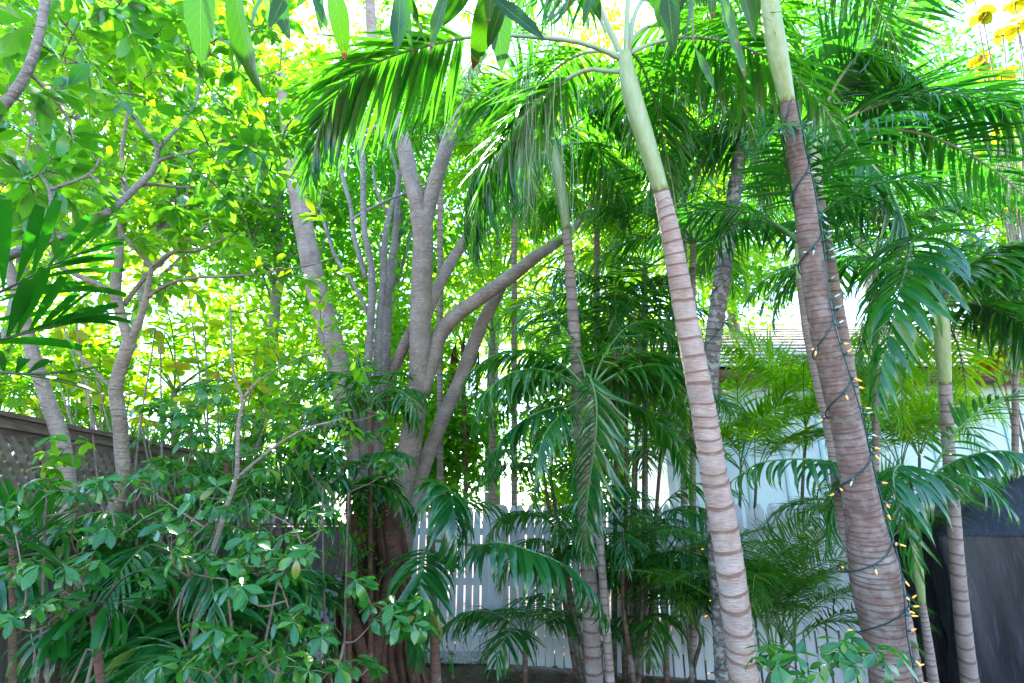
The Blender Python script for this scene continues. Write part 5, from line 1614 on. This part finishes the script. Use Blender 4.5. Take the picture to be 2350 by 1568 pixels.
far_tree('lime green tree crown filling the upper left behind the near branches', 120, 260, 7.5, 330, 420, 7000, 0.168)
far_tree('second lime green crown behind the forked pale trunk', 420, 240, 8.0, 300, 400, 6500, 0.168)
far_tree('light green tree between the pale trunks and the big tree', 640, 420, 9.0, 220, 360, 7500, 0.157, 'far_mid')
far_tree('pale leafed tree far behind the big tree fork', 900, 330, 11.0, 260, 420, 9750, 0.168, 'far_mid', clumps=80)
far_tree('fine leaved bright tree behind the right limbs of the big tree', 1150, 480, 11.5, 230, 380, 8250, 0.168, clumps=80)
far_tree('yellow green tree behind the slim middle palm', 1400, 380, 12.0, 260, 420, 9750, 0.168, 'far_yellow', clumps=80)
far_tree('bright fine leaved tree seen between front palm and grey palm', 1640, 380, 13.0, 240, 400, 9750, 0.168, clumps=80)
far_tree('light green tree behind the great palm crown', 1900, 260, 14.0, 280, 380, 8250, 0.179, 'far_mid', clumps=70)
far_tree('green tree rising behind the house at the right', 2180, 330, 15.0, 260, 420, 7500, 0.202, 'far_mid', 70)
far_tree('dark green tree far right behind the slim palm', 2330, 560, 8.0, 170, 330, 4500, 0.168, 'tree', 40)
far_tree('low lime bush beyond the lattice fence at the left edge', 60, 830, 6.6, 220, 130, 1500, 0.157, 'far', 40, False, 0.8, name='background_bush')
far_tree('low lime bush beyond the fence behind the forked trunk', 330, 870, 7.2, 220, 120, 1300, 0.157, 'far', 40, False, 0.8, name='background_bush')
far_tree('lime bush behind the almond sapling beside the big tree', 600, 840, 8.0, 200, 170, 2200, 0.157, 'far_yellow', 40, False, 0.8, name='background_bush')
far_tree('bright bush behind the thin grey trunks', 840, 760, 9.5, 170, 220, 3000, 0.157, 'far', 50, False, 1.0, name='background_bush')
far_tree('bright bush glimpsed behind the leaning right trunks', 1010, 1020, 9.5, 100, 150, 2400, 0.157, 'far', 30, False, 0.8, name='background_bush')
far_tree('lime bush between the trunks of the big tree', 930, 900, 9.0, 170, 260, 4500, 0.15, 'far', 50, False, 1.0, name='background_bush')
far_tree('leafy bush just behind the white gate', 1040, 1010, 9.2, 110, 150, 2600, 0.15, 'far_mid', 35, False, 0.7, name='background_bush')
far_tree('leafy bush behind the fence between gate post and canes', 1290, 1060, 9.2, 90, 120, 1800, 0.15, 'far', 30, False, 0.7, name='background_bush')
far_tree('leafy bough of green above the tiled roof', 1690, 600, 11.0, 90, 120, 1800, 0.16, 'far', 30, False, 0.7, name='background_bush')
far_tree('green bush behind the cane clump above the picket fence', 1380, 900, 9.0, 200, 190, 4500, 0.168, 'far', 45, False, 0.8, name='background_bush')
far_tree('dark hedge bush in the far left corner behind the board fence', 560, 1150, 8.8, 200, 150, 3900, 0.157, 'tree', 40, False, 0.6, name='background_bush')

far_tree('distant pale green tree line behind the left lime crowns', 300, 640, 15.0, 420, 260, 5000, 0.26, 'far_yellow', 80, False, 1.5)
far_tree('distant pale green tree line behind the big tree', 820, 700, 16.0, 330, 330, 5500, 0.26, 'far', 80, False, 1.5)
far_tree('distant pale green tree line behind the canes and slim palm', 1280, 720, 16.0, 260, 300, 4000, 0.26, 'far_yellow', 70, False, 1.5)

def far_palm(label, x, y, t, n=10, ln=(1.3, 1.9), L=0.42, mat='palm_lime', fam='narrow'):
    root = small_palm('garden_palm', label, (x, 1400, t), (x, y, t), w=14, stem='trunk_slim', group='bright palms beyond the fences')
    a0 = rng.uniform(0, 360)
    for m in range(n):
        frond(root, auto_pts(px(x, y, t), a0 + m * 360 / n + rng.uniform(-18, 18), rng.uniform(20, 75), rng.uniform(*ln), rng.uniform(80, 130)), 34, L, fam, mat, False, (1, 3), 'rachis', 0.18, 0.012, 0.15, 0.25)


far_palm('sunlit palm beyond the lattice fence behind the forked trunk', 400, 900, 6.8)
far_palm('sunlit palm at the far left beyond the fence', 90, 950, 6.6, ln=(1.0, 1.4))
far_palm('sunlit palm beyond the fence beside the big tree', 640, 960, 7.4)
far_palm('lime palm behind the right leaning limbs of the big tree', 1130, 760, 8.0)
far_palm('lime palm crown high behind the slim middle palm', 1180, 420, 8.0, fam='palm')
far_palm('lime palm between the slim middle palm and front palm', 1480, 620, 7.6, fam='palm')
far_palm('lime palm crown between front palm and grey palm', 1570, 380, 7.0, fam='palm', L=0.4)
far_palm('palm with dense green fronds behind the canes', 1420, 760, 6.9, mat='palm', fam='palm')
far_palm('palm with green fronds behind the right palms', 2010, 600, 5.8, mat='palm', fam='palm', ln=(1.1, 1.5))
far_palm('palm with dark fronds at the right edge under the great crown', 2330, 640, 5.6, mat='palm', fam='palm', ln=(1.0, 1.5))
far_palm('palm with long hanging fronds left of the front crownshaft', 1370, 480, 7.2, mat='palm', L=0.5, ln=(1.3, 1.7))
far_palm('palm with hanging fronds between front palm and curved grey palm', 1590, 560, 6.0, mat='palm', L=0.46, ln=(1.2, 1.6))
far_palm('palm crown behind the fork of the big tree', 1010, 330, 7.8, mat='palm', fam='narrow')

# a dead brown frond hanging behind the right limbs
dp = small_palm('garden_palm', 'palm with dead brown fronds hanging behind the right leaning limb', (1075, 1400, 8.7), (1062, 790, 8.7), w=10, stem='cane_brown', group='bright palms beyond the fences')
for q in ([(1062, 790, 8.7), (1050, 780, 8.65), (1035, 830, 8.6), (1028, 920, 8.6)], [(1062, 790, 8.7), (1085, 780, 8.65), (1100, 830, 8.6), (1095, 910, 8.6)]):
    frond(dp, pxs(*q), 26, 0.5, 'narrow', 'dry', True, (2, 4), 'rachis_dark', 0.15, 0.01, 0.05, 0.6)
for az in (-60, 40, 150):
    frond(dp, auto_pts(px(1062, 790, 8.7), az, 65, 1.1, 110), 30, 0.42, 'narrow', 'palm_lime', False, (1, 3), 'rachis', 0.18, 0.01)

# bright grassy growth on the far side of the lattice fence
n = 5000
P = np.array([px(rng.uniform(-80, 560), rng.uniform(890, 1050), rng.uniform(5.6, 8.0)) for _ in range(n)])
P[:, 0] = np.minimum(P[:, 0], -3.9)
P[:, 2] = rng.uniform(1.4, 2.3, n)
D = rng.normal(0, .6, (n, 3)) + [0, 0, .7]
emit(None, P, leaf_frames(D, np.array([0, -.4, .6])), rng.uniform(.3, .6, n), [('blade', int(k)) for k in rng.integers(0, 5, n)], 'grass', 0, mass='tall_grass')
tg = [o for o in COL.objects if o.name.startswith('tall_grass')][0]
tg['label'] = 'mass of bright long grass blades beyond the lattice fence'
tg['category'] = 'grass'

# ================================================================== SMALL THINGS
# leaf litter
n = 2600
P = np.stack([rng.uniform(-4.5, 4.5, n), rng.uniform(2.0, 8.6, n), rng.uniform(0.015, 0.05, n)], 1)
D = rng.normal(0, 1, (n, 3)) * [1, 1, .25]
emit(None, P, leaf_frames(D, np.array([0, 0, 1.0]) + rng.normal(0, .4, (n, 3))), rng.uniform(.05, .13, n), [('ovate', int(k)) for k in rng.integers(0, 5, n)], 'dry', 0, mass='leaf_litter')
ll = [o for o in COL.objects if o.name.startswith('leaf_litter')][0]
ll['label'] = 'brown fallen leaves scattered over the soil'
ll['category'] = 'leaves'


def light_string(label, cs, s0, s1, turns, lit_from, wn=0.0035, straight=True, nb=26, seed=1, wide=1.0):
    """cs: trunk centre line samples (x,y,z,r) top to bottom"""
    r_ = np.random.default_rng(seed)
    n = len(cs)
    i0, i1 = int(s0 * (n - 1)), int(s1 * (n - 1))
    seg = cs[i0:i1]
    T, Nn, Bb = frames(seg[:, :3], (0, -1, 0.0))
    u = np.linspace(0, 1, 420)
    k = u * (len(seg) - 1)
    ip = lambda A: np.stack([np.interp(k, np.arange(len(seg)), A[:, q]) for q in range(A.shape[1])], 1)
    C, NN, BB, RR = ip(seg[:, :3]), nrm(ip(Nn)), nrm(ip(Bb)), np.interp(k, np.arange(len(seg)), seg[:, 3])
    a = u * turns * 2 * np.pi + 0.5 * np.sin(u * 23 + seed)
    rad = (RR * 1.05 + 0.004)[:, None]
    H = C + rad * (np.cos(a)[:, None] * NN + np.sin(a)[:, None] * BB) + (0.02 * np.sin(u * 41))[:, None] * T.mean(0)
    root = thing('light_string', label, 'string lights', H[-1], 'strings of small lights')
    V, Q, U = tube(H, np.full(420, wn), 6)
    part('wire', root, V, Q, M['wire'], U)
    runs = [(H, a, C)]
    if straight:
        b = np.full(420, 1.05) + 0.25 * np.sin(u * 31 + 2)      # second run down the right flank
        b = 0.85 + 0.55 * np.sin(u * 15)
        G = C + rad * 1.02 * (np.cos(b)[:, None] * NN - np.sin(b)[:, None] * BB)
        # keep it on the right-hand side as seen from the yard
        if ((G - C) @ RGT).mean() < 0:
            G = C + rad * 1.02 * (np.cos(b)[:, None] * NN + np.sin(b)[:, None] * BB)
        V, Q, U = tube(G, np.full(420, wn), 6)
        part('wire', root, V, Q, M['wire'], U)
        runs.append((G, b, C))
    sv, sq, su = tube(np.array([[0, 0, 0], [0, .006, 0], [0, .02, 0], [0, .024, 0]]), np.array([.0042, .0058, .0062, .0045]) * wide, 8)
    ms = mesh('socket', sv, sq, M['socket'], su)
    bv, bq, bu = tube(np.array([[0, .0, 0], [0, .006, 0], [0, .016, 0], [0, .024, 0], [0, .028, 0]]), np.array([.004, .005, .0045, .0025, .0006]) * wide, 8)
    mb = {m: mesh('bulb', bv, bq, M[m], bu) for m in ('bulb_lit', 'bulb_off')}
    for H_, a_, C_ in runs:
        for j in np.linspace(8, 411, nb).astype(int):
            j = int(np.clip(j + r_.integers(-5, 6), 0, 419))
            out = nrm(H_[j] - C_[j])
            if out @ nrm(CAM - C_[j]) < -0.35:
                continue
            d = nrm(out * 0.8 + r_.normal(0, .55, 3) + np.array([0, 0, -.25]))
            R = leaf_frames(d[None], (0.1, -.3, 1))[0]
            p = H_[j] + out * 0.003
            s = new('socket', ms, root, p, R)
            lit = u[j] > lit_from and r_.random() < 0.85
            # bulb sits on the socket tip, in the socket's own frame
            o = bpy.data.objects.new('bulb', mb['bulb_lit' if lit else 'bulb_off'])
            COL.objects.link(o)
            o.parent = s
            o.location = (0, 0.023, 0)
            WO[o.name] = p


light_string('green wire light string wound round the leaning brown palm, lower bulbs lit', c2, 0.0, 0.93, 9.5, 0.33, nb=44, seed=3, wide=0.95)
light_string('sparse light string wound round the dark grey palm behind the front palm', c4, 0.30, 0.97, 7, 0.0, 0.003, False, 34, 5)
# a few sprouts on the soil by the gate
sp = thing('seedling', 'thin green seedlings sprouting from the soil before the gate', 'plant', gp(1000, 1545))
P = np.array([gp(x, y) for x, y in ((945, 1540), (960, 1550), (1035, 1548), (1040, 1552), (1150, 1560), (1155, 1560), (930, 1552))])
D = rng.normal(0, .3, (7, 3)) + [0, 0, 1.0]
emit(sp, P, leaf_frames(D, (0.2, -1, .2)), rng.uniform(.3, .5, 7), [('narrow', int(k)) for k in rng.integers(0, 3, 7)], 'shrub', 300)
